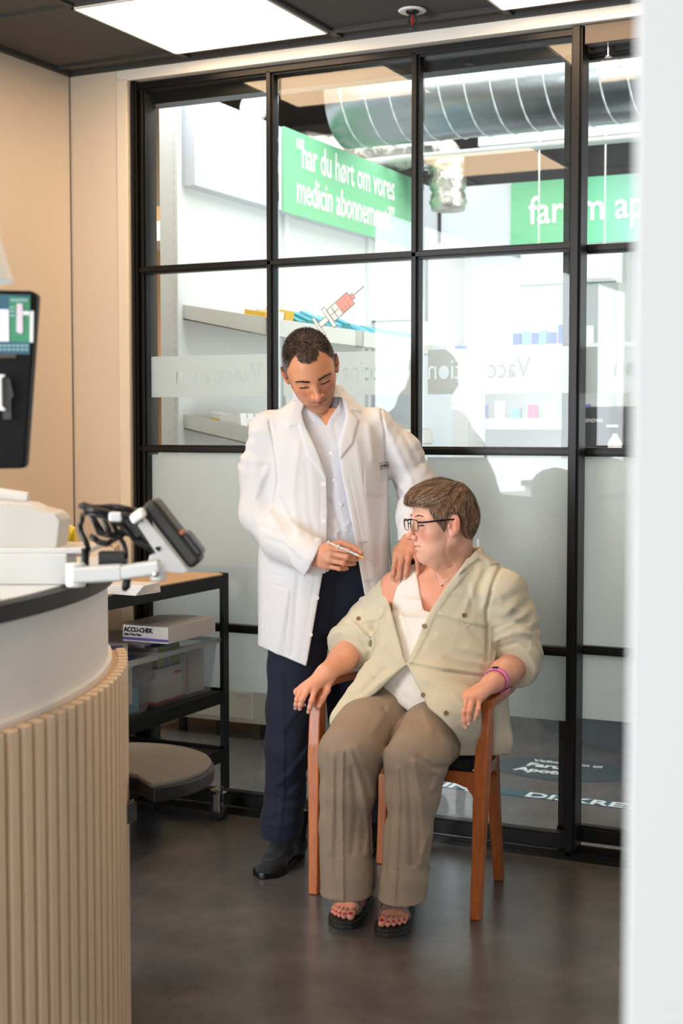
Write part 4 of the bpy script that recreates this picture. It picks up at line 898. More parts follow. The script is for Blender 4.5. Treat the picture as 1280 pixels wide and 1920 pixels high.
def npmesh(name, vs, qs, colors=None):
    me = bpy.data.meshes.new(name); me.vertices.add(len(vs)); me.vertices.foreach_set('co', np.ascontiguousarray(vs, dtype=np.float32).ravel())
    k = qs.shape[1]; me.loops.add(len(qs)*k); me.loops.foreach_set('vertex_index', np.ascontiguousarray(qs, dtype=np.int32).ravel())
    me.polygons.add(len(qs)); me.polygons.foreach_set('loop_start', np.arange(0, len(qs)*k, k, dtype=np.int32)); me.polygons.foreach_set('loop_total', np.full(len(qs), k, np.int32))
    me.update(calc_edges=True); me.validate()
    if colors is not None:
        a = me.color_attributes.new('tone', 'FLOAT_COLOR', 'POINT'); c = np.ones((len(vs), 4), np.float32); c[:, :3] = colors; a.data.foreach_set('color', c.ravel())
    return me
def skin_obj(name, f, lo, hi, h, mt, parent, colf=None, slack=1.6, extra=None):
    vs, qs = polygonize(f, lo, hi, h, slack=slack); vs, qs = drop_bits(vs, qs); cols = colf(vs.astype(F32)) if colf else None
    if extra:
        vss, qss, ccs = [vs], [qs], [cols]; n = len(vs)
        for (f2, lo2, hi2, h2, cf2) in extra:
            v2, q2 = polygonize(f2, lo2, hi2, h2, slack=slack); v2, q2 = drop_bits(v2, q2); vss.append(v2); qss.append(q2+n); n += len(v2); ccs.append(cf2(v2.astype(F32)) if cf2 else None)
        vs = np.concatenate(vss); qs = np.concatenate(qss); cols = np.concatenate(ccs) if ccs[0] is not None else None
    return link(name, npmesh(name, vs, qs, cols), mt, parent, True)
def surf(px, py, f, d0=3.2, d1=5.2, lift=0.0):
    """point of the surface f seen at a photo position"""
    r = ray(px, py); d = d0
    for _ in range(120):
        v = float(f(A3([CP+r*d]))[0])
        if v < .0004 or d > d1: break
        d += max(v*.7, .0004)
    return CP+r*(d-lift)
def grad(f, p, e=.002):
    p = A3(p); g = np.stack([f(p+A3(np.eye(3)[i]*e))-f(p-A3(np.eye(3)[i]*e)) for i in range(3)], -1); return g/(np.linalg.norm(g, axis=-1, keepdims=True)+1e-9)
def bounds(pts, pad): a = np.array(pts); return a.min(0)-pad, a.max(0)+pad
LC = lambda c: np.array(lin(c)[:3], F32)

# ------------------------------------------------------------------ head
class Frame:
    def __init__(s, o, f, l, sc=1.0):
        f = np.array(f, float); f /= np.linalg.norm(f); l = np.array(l, float); l -= f*(l@f); l /= np.linalg.norm(l); s.o = np.array(o, float); s.R = np.stack([f, l, np.cross(f, l)], 1); s.sc = sc
    def loc(s, p): return ((p-A3(s.o))@A3(s.R))/F32(s.sc)
    def w(s, q): return s.o+(np.array(q, float)*s.sc)@s.R.T
HP_M = dict(jaw=.050, jawr=.019, chinx=.072, chinz=-.096, chinr=.018, nose=.96, nosew=1.06, cheek=.019, fat=0, lip=1.12, earx=-.008, cran=((-.012, 0, .034), (.098, .075, .087)))
HP_W = dict(jaw=.047, jawr=.018, chinx=.071, chinz=-.087, chinr=.0165, nose=.96, nosew=1.0, cheek=.023, fat=1, lip=1.1, earx=.002, cran=((-.004, 0, .034), (.086, .073, .081)))
def ear_f(q, s, ex=-.008):
    c, s_ = cos(radians(28)), sin(radians(28)); v = q-A3([ex, s*.0795, 0.0]); v = v*A3([1, s, 1])       # mirror to the left side
    x = v[..., 0]*c+v[..., 1]*s_*-1; y = v[..., 0]*s_+v[..., 1]*c
    z = v[..., 2]; xx = x*cos(.2)+z*sin(.2); zz_ = -x*sin(.2)+z*cos(.2); e = np.stack([xx, y, zz_], -1)
    d = ell(e, (0, 0, 0), (.0175, .0065, .031)); d = smax(d, -ell(e, (.002, .0072, .005), (.0115, .0058, .0195)), .003)
    d = smin(d, ell(e, (.003, .001, -.026), (.007, .0045, .008)), .005)
    d = smin(d, ell(e, (.013, .003, -.004), (.0045, .0045, .007)), .004)
    d = smin(d, ell(e, (-.004, .0035, .004), (.003, .0030, .013)), .003); return d
def head_f(q, H):
    qa = q.copy(); qa[..., 1] = np.abs(qa[..., 1]); n = H['nose']; nw = H['nosew']
    d = ell(q, *H['cran'])
    d = smin(d, ell(q, (.028, 0, -.018), (.062, .061, .080)), .03)
    d = smin(d, seg(qa, (-.004, H['jaw'], -.042), (.056, .020, H['chinz']+.010), H['jawr'], .017), .025)
    d = smin(d, ell(q, (.030, 0, -.060), (.050, .044, .040)), .02)
    d = smin(d, sph(q, (H['chinx'], 0, H['chinz']), H['chinr']), .022)
    if H['fat']:
        d = smin(d, ell(q, (.012, 0, -.088), (.038, .035, .016)), .025); d = smin(d, ell(qa, (.040, .036, -.046), (.028, .018, .026)), .02)
    d = smin(d, seg(qa, (.0765, .006, .031), (.062, .046, .027), .010, .009), .016)
    d = smin(d, sph(qa, (.055, .040, -.014), H['cheek']), .02)
    d = smax(d, -ell(qa, (.0975, .032, .0105), (.0150, .0170, .0105)), .014)
    d = smin(d, ell(q, (.073, 0, -.052), (.0205, .028, .026)), .016)
    d = smin(d, seg(q, (.083, 0, .020), (.083+.023*n, 0, -.019), .0062*nw, .0080*nw), .009)
    d = smin(d, sph(q, (.083+.027*n, 0, -.0235), .0098*nw), .006)
    d = smin(d, sph(qa, (.094+.003*n, .0120*nw, -.0275), .0078*nw), .006)
    d = smax(d, -seg(qa, (.101, .0055, -.0375), (.094, .0095, -.0365), .0030, .0030), .004)
    lp = H['lip']
    d = smin(d, seg(qa, (.0925, .002, -.0475), (.0805, .0225, -.0530), .0050*lp, .0022), .0045)
    d = smin(d, seg(qa, (.0915, 0, -.0590), (.0810, .0190, -.0560), .0058*lp, .0025), .0045)
    d = smax(d, -seg(qa, (.1000, 0, -.0530), (.0860, .0245, -.0530), .0022, .0014), .003)
    d = smax(d, -ell(q, (.095, 0, -.073), (.008, .016, .006)), .008)
    # eyelids
    d = smin(d, sph(qa, (.0690, .0315, .0095), .0142), .0035)
    d = smax(d, -seg(qa, (.0870, .0200, .0062), (.0790, .0450, .0068), .0012, .0010), .0018)
    d = smax(d, -seg(qa, (.0880, .0200, .0165), (.0775, .0450, .0165), .0012, .0010), .0025)
    d = smin(d, np.minimum(ear_f(q, 1, H['earx']), ear_f(q, -1, H['earx'])), .004)
    return d
def head_col(q, H, base, lip, blush, stub=None, scalp=None, hl=None, lash=(40, 26, 20)):
    qa = q.copy(); qa[..., 1] = np.abs(qa[..., 1]); c = np.tile(LC(base), (len(q), 1)); n1 = vnoise(q*45)[:, None]; n2 = vnoise(q*160)[:, None]
    def mix(m, col, a=1):
        nonlocal c; m = np.clip(m, 0, 1)[:, None]*a; c = c*(1-m)+LC(col)*m
    mix(np.exp(-(np.linalg.norm((qa-A3([.070, .040, -.018]))/A3([.03, .022, .020]), axis=-1))**2), blush, .65)
    mix(np.exp(-(np.linalg.norm((q-A3([.110, 0, -.024]))/A3([.02, .014, .012]), axis=-1))**2), blush, .6)
    mix(np.exp(-(np.linalg.norm((qa-A3([-.010, .085, 0]))/A3([.03, .014, .034]), axis=-1))**2), blush, .8)
    if stub is not None:
        m = (q[:, 2] < -.032)*1.0*np.clip((q[:, 0]+.01)/.03, 0, 1); m = np.maximum(m*np.clip((-.030-q[:, 2])/.012, 0, 1), np.clip((.03-q[:, 0])/.02, 0, 1)*np.clip((q[:, 0]+.01)/.02, 0, 1)*np.clip((.0-q[:, 2])/.02, 0, 1))
        m = m*(np.clip(.55+.9*vnoise(q*600), 0, 1)); mix(m, stub, .55)
    l = np.minimum(seg(qa, (.0925, .000, -.0475), (.0805, .0210, -.0530), .0044, .0018), seg(qa, (.0915, 0, -.0590), (.0810, .0180, -.0560), .0050, .002)); mix(np.clip((.0026-l)/.0012, 0, 1)*(np.abs(q[:, 1]) < .024), lip, .9)
    mix(np.exp(-(np.maximum(seg(qa, (.096, 0, -.0530), (.084, .0235, -.0532), .001, .001), 0)/.0012)**2), (96, 40, 38), .8)
    mix(np.exp(-(np.maximum(seg(qa, (.0860, .0195, .0062), (.0780, .0450, .0068), .0008, .0008), 0)/.0017)**2), lash, 1.0)
    mix(np.exp(-(np.maximum(seg(qa, (.0990, .0055, -.0365), (.094, .0090, -.0355), .002, .002), 0)/.002)**2), (110, 48, 36), .8)
    if scalp is not None:
        m = hl(q); mix(np.clip(m/.006+.5, 0, 1), scalp, .9)
    c = c*(1+.05*n1+.03*n2); return c
def hairline(q, tab):
    if q.ndim > 2: return hairline(q.reshape(-1, 3), tab).reshape(q.shape[:-1]).astype(F32)
    ph = np.degrees(np.abs(np.arctan2(q[:, 1], q[:, 0]+.012))); return q[:, 2]-np.interp(ph, [t[0] for t in tab], [t[1] for t in tab])
def strands(name, roots, dirs, ln, wd, cols, mt, parent, seg_n=2, f=None, lift=.002, droop=None, comb=None):
    """thin tapered hairs as one mesh; f keeps them hugging the surface"""
    n = len(roots); pts = [roots.astype(F32)]; d = dirs.astype(F32).copy()
    for i in range(seg_n):
        if comb is not None: d = comb(pts[-1], d)
        q = pts[-1]+d*(ln[:, None]/seg_n)
        if f is not None:
            v = f(q); g = grad(f, q); tgt = lift if not hasattr(lift, '__len__') else lift; q = q-g*(v-tgt)[:, None]*.85; nd = q-pts[-1]; d = nd/(np.linalg.norm(nd, axis=1, keepdims=True)+1e-9)
        pts.append(q)
    side = np.cross(dirs, -FW[None]+RNG.normal(0, .3, (n, 3))); side /= np.linalg.norm(side, axis=1, keepdims=True)+1e-9
    V = []; 
    for i, q in enumerate(pts):
        w = (wd*(1-i/(len(pts)-1)*.8))[:, None] if hasattr(wd, '__len__') else wd*(1-i/(len(pts)-1)*.8); V += [q-side*w/2, q+side*w/2]
    V = np.stack(V, 1); k = V.shape[1]; base = (np.arange(n)*k)[:, None]; Q_ = []
    for i in range(len(pts)-1): Q_.append(base+np.array([[2*i, 2*i+1, 2*i+3, 2*i+2]]))
    Q_ = np.concatenate(Q_); me = npmesh(name, V.reshape(-1, 3), Q_, np.repeat(cols, k, axis=0)); return link(name, me, mt, parent, True)
def sample_surface(f, fr, n, cond, lo=(-.13, -.1, -.12), hi=(.13, .1, .15)):
    """random points on a head-local surface f satisfying cond"""
    out = []; tot = 0
    while tot < n:
        d = RNG.normal(size=(n*2, 3)); d /= np.linalg.norm(d, axis=1, keepdims=True); q = (A3([-.01, 0, .02])+d*.16).astype(F32)
        for _ in range(14): v = f(q); q = q-(d*v[:, None]*.8).astype(F32)
        ok = (np.abs(f(q)) < .002) & cond(q); out.append(q[ok]); tot += ok.sum()
        if len(out) > 30: break
    return np.concatenate(out)[:n]

# ------------------------------------------------------------------ hands
def hand_pts(w, ks, pips, tips, dips=None, bulge=.003, curl=0):
    """joint positions of four fingers from photo (x, y, depth) triples"""
    out = []
    for k, pi_, t in zip(ks, pips, tips):
        K, I, T = P(*k), P(*pi_), P(*t); D = I*.42+T*.58; out_dir = I-(K+T)/2; nn = np.linalg.norm(out_dir)+1e-6; D = D+out_dir/nn*bulge; out.append([K, I, D, T])
    return P(*w), out
def hand_f(p, Wp, fingers, thumb, s=1.0, palm_r=.0135, pre=None):
    d = None
    for i, fg in enumerate(fingers):
        a = Wp*.9+fg[0]*.1+(fg[0]-Wp)*0; c = seg(p, Wp+(fg[0]-fingers[1][0])*.35, fg[0], palm_r*1.15*s, palm_r*.92*s); d = c if d is None else smin(d, c, .014*s)
    for a, b in zip(fingers, fingers[1:]): d = smin(d, seg(p, (a[0]+Wp)/2, (b[0]*.8+Wp*.2), palm_r*.9*s, palm_r*.85*s), .010*s)
    sc = [.98, 1.0, .95, .82]; al = None
    for i, fg in enumerate(fingers):
        r = s*sc[i]; f_ = chain(p, fg, [.0098*r, .0088*r, .0078*r, .0066*r], .004); f_ = smin(f_, sph(p, fg[1], .0090*r), .003); al = f_ if al is None else smin(al, f_, .0022)
    d = smin(d, al, .007*s)
    if thumb is not None: d = smin(d, chain(p, thumb, [.0145*s, .0115*s, .0098*s, .0078*s][:len(thumb)] if len(thumb) == 4 else [.013*s, .0105*s, .0082*s], .006), .008*s)
    return d
def hand_col(p, base, warm, fingers, thumb, nail, s=1.0, nailr=.0052):
    c = np.tile(LC(base), (len(p), 1)); 
    def mix(m, col, a): nonlocal c; m = np.clip(m, 0, 1)[:, None]*a; c = c*(1-m)+LC(col)*m
    for fg in fingers:
        for j in (0, 1): mix(np.exp(-(np.linalg.norm(p-A3(fg[j]), axis=1)/.012)**2), warm, .45)
        mix(np.exp(-(np.linalg.norm(p-A3(fg[2]), axis=1)/.008)**2), warm, .25)
    for fg in fingers+([thumb] if thumb is not None else []):
        T = fg[-1]; t = fg[-1]-fg[-2]; t /= np.linalg.norm(t); toward = -FW+np.array([0, 0, .5]); nn = toward-t*(toward@t); nn /= np.linalg.norm(nn)
        q = p-A3(T+nn*.0062*s-t*.0015); a = q@A3(t); b = np.linalg.norm(q-a[:, None]*A3(t), axis=1); mix(((np.abs(a)/(nailr*1.25))**2+(b/nailr)**2 < 1)*1.0, nail, .8)
    return c*(1+.06*vnoise(p*60)[:, None]+.03*vnoise(p*220)[:, None])

# ================================================================== THE STANDING MAN
M_skin = mat('skin', (210, 160, 130), .42, attr='tone', sss=.12, bump=(500, .05))
M_hair = mat('hair', (60, 45, 36), .55, attr='tone')
M_coat = mat('white_cotton', (218, 220, 225), .85, bump=(700, .06), sheen=.1)
M_shirtw = mat('white_shirt', (208, 212, 222), .8, bump=(900, .05))
M_navyt = mat('navy_wool', (17, 23, 43), .85, bump=(900, .08), sheen=.05)
M_suede = mat('suede_slate', (30, 33, 39), .9, bump=(500, .1), sheen=.15)
M_sole = mat('shoe_sole', (14, 14, 15), .3)
M_btn = mat('white_button', (240, 240, 238), .25)
mp0 = onz(560, 1610, 0)
man = thing('person', (mp0[0], mp0[1], 0), 'standing dark haired person in an open white coat bending over with a small syringe', 'person')
hm = Frame(P(583, 694, 4.43), -Fh*.76+np.array([0, 0, -.64])+RT*.17, RT*.94+np.array([0, 0, .30])+Fh*.1, 1.03)
MH_SKIN, MH_WARM = (214, 150, 114), (190, 112, 84)
neck_m = [P(588, 760, 4.53), hm.w((-.030, 0, -.055))]
def f_mhead(p):
    q = hm.loc(p); d = head_f(q, HP_M)*hm.sc; return smin(d, seg(p, neck_m[0], neck_m[1], .060, .055), .03)
tabm = [(0, .082), (18, .084), (34, .098), (46, .082), (58, .052), (66, .040), (72, -.002), (80, -.012), (86, .010), (98, .030), (112, .014), (125, -.030), (150, -.052), (180, -.058)]
def c_mhead(p):
    q = hm.loc(p); c = head_col(q, HP_M, MH_SKIN, (188, 104, 94), (204, 116, 90), stub=(92, 74, 64), scalp=(62, 46, 38), hl=lambda q: hairline(q, tabm)+.004*vnoise(q*120)); return c
o = skin_obj('body', f_mhead, *bounds([hm.w((0, 0, 0)), P(588, 770, 4.53)], .165), .0019, M_skin, man, c_mhead)
MBODY = o
# right hand with the syringe
Wm, fm = hand_pts((586, 1040, 4.315), [(618, 1027, 4.278), (620, 1038, 4.264), (617, 1050, 4.266), (611, 1061, 4.280)],
    [(652, 1033, 4.252), (650, 1045, 4.240), (644, 1056, 4.245), (636, 1066, 4.258)], [(674, 1041, 4.272), (670, 1049, 4.280), (664, 1057, 4.292), (650, 1066, 4.300)], bulge=.004)
thm = [P(604, 1028, 4.305), P(640, 1020, 4.300), P(662, 1027, 4.285), P(676, 1038, 4.268)]
f_mh = lambda p: smin(hand_f(p, Wm, fm, thm), seg(p, Wm+(Wm-fm[1][0])*.9, Wm, .031, .027), .02)
c_mh = lambda p: hand_col(p, (208, 150, 120), (196, 118, 90), fm, thm, (228, 182, 160))
# left hand resting on the seated person's shoulder
Wl, fl_ = hand_pts((772, 1002, 4.400), [(743, 1040, 4.305), (754, 1042, 4.296), (767, 1042, 4.293), (779, 1038, 4.298)],
    [(739, 1063, 4.283), (750, 1067, 4.273), (763, 1065, 4.266), (783, 1057, 4.272)], [(736, 1087, 4.292), (748, 1093, 4.280), (759, 1085, 4.270), (782, 1076, 4.266)], bulge=.004)
thl = [P(762, 1012, 4.41), P(745, 1030, 4.41), P(733, 1050, 4.42), P(727, 1066, 4.42)]
f_ml = lambda p: smin(hand_f(p, Wl, fl_, thl), seg(p, Wl+(Wl-fl_[1][0])*1.2, Wl, .033, .028), .02)
c_ml = lambda p: hand_col(p, (206, 150, 122), (190, 116, 92), fl_, thl, (232, 190, 172))
f_mtorso = lambda p: smin(stack(p, [(765, 545, 665, 4.52, .06), (800, 512, 705, 4.53, .09), (900, 520, 700, 4.54, .10), (1000, 525, 700, 4.54, .10), (1080, 520, 700, 4.54, .10)]), smin(chain(p, [P(705, 800, 4.52), P(785, 915, 4.54), P(780, 985, 4.44)], [.045, .042, .032], .02), chain(p, [P(520, 805, 4.52), P(485, 965, 4.52), P(575, 1035, 4.33)], [.045, .042, .032], .02), .02), .03)
def multi_body(parts):
    vss, qss, ccs, n = [], [], [], 0
    for f2, lo2, hi2, h2, cf2 in parts:
        v2, q2 = polygonize(f2, lo2, hi2, h2); v2, q2 = drop_bits(v2, q2); vss.append(v2); qss.append(q2+n); n += len(v2); ccs.append(cf2(v2.astype(F32)))
    return npmesh('body', np.concatenate(vss), np.concatenate(qss), np.concatenate(ccs))
cm_plain = lambda p: np.tile(LC(MH_SKIN), (len(p), 1))
bpy.data.objects.remove(MBODY)
MBODY = link('body', multi_body([(f_mhead, *bounds([hm.w((0, 0, 0)), P(588, 770, 4.53)], .165), .0019, c_mhead), (f_mh, *bounds([Wm]+[q for f in fm for q in f], .05), .0017, c_mh), (f_ml, *bounds([Wl]+[q for f in fl_ for q in f], .05), .0017, c_ml),
    (f_mtorso, *bounds([P(450, 1080, 4.4), P(820, 760, 4.65)], .12), .010, cm_plain)]), M_skin, man, True)
# hair
fhm = lambda q: head_f(q, HP_M)
rts = sample_surface(fhm, hm, 22000, lambda q: (hairline(q, tabm)+.003*vnoise(q*120) > 0) & (np.minimum(ear_f(q, 1), ear_f(q, -1)) > .003))
g = grad(fhm, rts); comb = g*.75+A3([.55, 0, .0])*(rts[:, 2:3] > .06)+A3([-.15, 0, -.5])*(rts[:, 2:3] <= .06)+RNG.normal(0, .42, rts.shape); comb /= np.linalg.norm(comb, axis=1, keepdims=True)
side = np.clip((.085-rts[:, 2])/.05, 0, 1)*.55+.20; grey = RNG.random(len(rts)) < side
hc = np.where(grey[:, None], LC((150, 140, 134)), LC((44, 31, 24)))*(RNG.uniform(.6, 1.35, (len(rts), 1)))
ln = np.where(rts[:, 2] > .07, .0085, .006)*RNG.uniform(.7, 1.2, len(rts))
wr = (rts.astype(float)*hm.sc)@hm.R.T+hm.o; wd_ = comb@hm.R.T
strands('hair', wr, wd_, ln*hm.sc, .0009, hc, M_hair, man, 2)
def brows(fr, H, col, n, thick, zo, parent, inner=.012, outer=.050, ln=.008, nm='eyebrow', arch=.006, down=False):
    P_, D_ = [], []
    for s in (-1, 1):
        t = RNG.random(n); y = inner+(outer-inner)*t; z = zo+arch*np.sin(t*2.2)-arch*.66*t+RNG.normal(0, thick, n)*(1-.6*t); x = np.full(n, .11); q = np.stack([x, y*s, z], 1).astype(F32)
        for _ in range(16): v = head_f(q, H); q[:, 0] -= v*.8
        d = np.stack([np.full(n, .15)-t*.3, s*(.5+.5*t), .75*(1-t)-.25*t], 1)+RNG.normal(0, .15, (n, 3)); d = d if not down else np.stack([np.full(n, .75), s*(.15+.5*t), np.full(n, -.75)], 1); d /= np.linalg.norm(d, axis=1, keepdims=True); P_.append(q+A3([.0006, 0, 0])); D_.append(d)
    q = np.concatenate(P_); d = np.concatenate(D_); w = (q.astype(float)*fr.sc)@fr.R.T+fr.o
    c = np.tile(LC(col), (len(q), 1))*RNG.uniform(.7, 1.3, (len(q), 1)); return strands(nm, w, d@fr.R.T, np.full(len(q), ln), .0011, c, M_hair, parent, 1)
brows(hm, HP_M, (50, 36, 28), 300, .0014, .0285, man, .012, .050, .0065)
brows(hm, HP_M, (24, 16, 12), 90, .0003, .0064, man, .020, .045, .0030, 'eyelashes', .0006, True)
# coat
CR = [(745, 560, 655, 4.52, .065), (762, 530, 682, 4.525, .085), (785, 500, 712, 4.53, .105), (815, 490, 726, 4.53, .125), (860, 491, 727, 4.53, .14), (920, 495, 727, 4.53, .145), (980, 493, 729, 4.53, .145), (1060, 488, 733, 4.53, .15), (1130, 486, 736, 4.53, .155), (1200, 485, 740, 4.53, .165), (1262, 484, 744, 4.53, .17)]
SA = [P(508, 806, 4.52), P(492, 880, 4.53), P(487, 962, 4.52), P(530, 1010, 4.43), P(596, 1052, 4.325)]
SB = [P(700, 800, 4.52), P(752, 850, 4.54), P(783, 912, 4.545), P(778, 970, 4.48), P(774, 1012, 4.405)]
OPEN = [(576, 745), (566, 775), (573, 800), (592, 840), (612, 892), (614, 960), (613, 1010), (604, 1080), (590, 1160), (574, 1252), (570, 1300), (760, 1300), (712, 1210), (686, 1130), (675, 1070), (663, 1000), (652, 940), (641, 890), (634, 830), (648, 780), (640, 745)]
def sleeve_folds(p, pts, amp):
    # compression folds that ring the elbow and relax towards shoulder and cuff
    d = 0
    for i in range(len(pts)-1):
        a, b = A3(pts[i]), A3(pts[i+1]); ab = b-a; L = float(np.linalg.norm(ab)); t = ((p-a)@ab)/L
        m = np.exp(-((t-L/2)/(L*.6))**2); ax = ab/L; w = vnoise(p*14+i*7)
        d = d+m*amp*np.sin((t+w*.022)*2*pi/.042+i*1.7+((p@A3(RT))*14))*.5*np.clip(.35+vnoise(p*9+31*i+5), 0, 1)
    return d
def f_coat(p):
    x, y, z = topix(p); front = z < 4.52
    body = stack(p, CR, 2.2)
    body = body+.0045*vnoise(p*A3([11, 11, 2.2]))*np.clip((y-760)/200, 0, 1)-crease(p, (9, 9, 2.6), .006)+.0030*vnoise(p*A3([22, 22, 5]))
    sa = chain(p, SA, [.064, .068, .062, .064, .058], .03)+sleeve_folds(p, SA, .007); sb = chain(p, SB, [.062, .062, .060, .054, .047], .03)+sleeve_folds(p, SB, .006)-crease(p, (9, 9, 6), .009, 5); sa = sa-crease(p, (8, 8, 6), .009, 3)
    d = smin(body, sa, .022); d = smin(d, sb, .020)
    # stiff collar standing around the neck
    col = stack(p, [(722, 567, 640, 4.53, .066), (735, 556, 650, 4.53, .075), (756, 545, 664, 4.53, .085), (775, 530, 680, 4.53, .095)], 2.0); d = smin(d, col, .012)
    # hem slanting down to the front corner, cuff end
    d = smax(d, ((y-(1212+(x-487)*.43))*4.5/FPX)*np.where(x < 640, 1, .0)-np.where(x < 640, 0, 1), .003)
    cl = ((x-606)*(1078-1014)-(y-1014)*(573-606)); cl = cl/np.hypot(64, 33)*4.33/FPX
    m = (z < 4.40) & (x > 540) & (y > 985) & (y < 1110); d = np.where(m & (sa < .02), np.maximum(d, np.where(sa < body-.012, cl, -1)), d)
    d = np.maximum(d, np.where((y > 1012) & (x > 735), (y-1014)*4.4/FPX, -1))
    # surface detail: lapels, plackets, pocket, seams
    det = np.zeros(x.shape, F32); fr_ = np.where(front, 1.0, 0).astype(F32)
    lapL = polysd(x, y, [(560, 738), (552, 760), (536, 790), (540, 801), (560, 796), (575, 850), (612, 900), (594, 838), (570, 792), (566, 770), (575, 745)])
    lapR = polysd(x, y, [(640, 738), (652, 748), (672, 765), (676, 772), (656, 769), (672, 788), (662, 830), (634, 865), (637, 830), (650, 785), (644, 745)])
    det += .0065*np.clip(-lapL/3+.5, 0, 1)+.0065*np.clip(-lapR/3+.5, 0, 1)
    det += ridge(x, y, [(600, 905), (601, 960), (600, 1010), (591, 1080), (577, 1160), (562, 1240)], 1.4, -.0016)
    det += ridge(x, y, [(654, 895), (666, 950), (677, 1005), (689, 1070), (700, 1130)], 1.4, -.0016)
    det += ridge(x, y, [(682, 873), (683, 928), (700, 934), (726, 930)], 1.2, -.0018)+.0014*np.clip(-polysd(x, y, [(683, 872), (684, 927), (728, 930), (726, 868)])/2+.5, 0, 1)
    det += ridge(x, y, [(500, 1094), (545, 1104), (536, 1200)], 1.3, -.002)+ridge(x, y, [(500, 1094), (492, 1215)], 1.3, -.002)+ridge(x, y, [(492, 1075), (546, 1083)], 1.3, -.0018)
    det += ridge(x, y, [(488, 1205), (576, 1243)], 1.5, -.0012)
    det += ridge(x, y, [(505, 790), (516, 850), (521, 900), (514, 940)], 2.2, -.006)+ridge(x, y, [(714, 770), (722, 810), (722, 860), (720, 905)], 2.2, -.006)
    for pl, w_, a_ in (([(520, 930), (550, 985), (600, 1010)], 5, .004), ([(505, 960), (540, 1020), (575, 1050)], 6, .004), ([(490, 985), (520, 1000), (545, 1010)], 4, -.004), ([(500, 1010), (535, 1022), (560, 1050)], 4, -.003),
                       ([(560, 830), (548, 920), (560, 1000)], 8, .005), ([(575, 870), (580, 960), (590, 1010)], 6, -.003), ([(690, 800), (700, 860)], 7, .004), ([(668, 830), (690, 960), (700, 1080)], 8, .004), ([(715, 940), (708, 1060)], 7, -.004),
                       ([(540, 1110), (520, 1220)], 7, .005), ([(560, 1080), (548, 1225)], 5, -.004), ([(500, 880), (480, 930)], 6, .004), ([(470, 860), (462, 930), (475, 990)], 7, -.004), ([(735, 830), (770, 900)], 6, .005), ([(750, 800), (785, 870)], 6, -.004), ([(745, 905), (775, 935), (800, 925)], 5, .005), ([(750, 925), (780, 955)], 5, -.004)):
        det += ridge(x, y, pl, w_, a_)
    d = d-det*fr_
    op = polysd(x, y, OPEN)*4.4/FPX
    d = smax(d, -np.where((z < 4.52) & ((sa > .004) | (y < 1000)), np.maximum(op, z-4.50), 1.0), .003)
    d = np.maximum(d, -(seg(p, neck_m[0]-(neck_m[1]-neck_m[0])*.4, neck_m[1], .068, .066)))
    return d
skin_obj('white_coat', f_coat, *bounds([P(450, 1262, 4.53), P(820, 720, 4.53)], .21), .0038, M_coat, man, slack=2.2)
# shirt underneath
def f_mshirt(p):
    x, y, z = topix(p); d = stack(p, [(a, b+9, c-9, e, h-.022) for a, b, c, e, h in CR if a < 1100], 2.2)+.003*vnoise(p*A3([24, 24, 6]))+.0015*vnoise(p*60)
    colr = seg(p, neck_m[0]-(neck_m[1]-neck_m[0])*.1, neck_m[0]+(neck_m[1]-neck_m[0])*.36, .074, .066); d = smin(d, colr, .008)
    det = .0045*np.clip(-polysd(x, y, [(557, 742), (562, 775), (575, 772), (590, 790), (607, 790), (598, 782), (578, 765)])/2+.5, 0, 1)+.0045*np.clip(-polysd(x, y, [(638, 742), (640, 770), (622, 792), (612, 790), (618, 778), (632, 755)])/2+.5, 0, 1)
    det += .0022*np.clip(-polysd(x, y, [(612, 790), (622, 850), (628, 900), (638, 960), (646, 1010), (655, 1050), (668, 1050), (660, 1000), (650, 950), (640, 900), (633, 850), (622, 790)])/1.5+.5, 0, 1)
    for pl, w_, a_ in (([(618, 940), (640, 985), (636, 1030)], 5, -.004), ([(655, 980), (630, 1000), (640, 1040)], 4, .004), ([(600, 850), (612, 930)], 5, .003), ([(628, 1000), (655, 1015)], 4, -.004)): det += ridge(x, y, pl, w_, a_)
    d = d-det*(z < 4.53)
    vee = polysd(x, y, [(592, 770), (604, 786), (612, 800), (617, 786), (634, 760), (634, 700), (560, 700), (575, 752)])*4.4/FPX
    d = np.maximum(d, -np.where(z < 4.50, vee, 1)); d = np.maximum(d, (y-1052)*4.5/FPX); return np.maximum(d, -seg(p, neck_m[0]-(neck_m[1]-neck_m[0])*.5, neck_m[1], .061, .060))
skin_obj('white_shirt', f_mshirt, *bounds([P(480, 1060, 4.53), P(730, 720, 4.53)], .17), .0042, M_shirtw, man, slack=2)
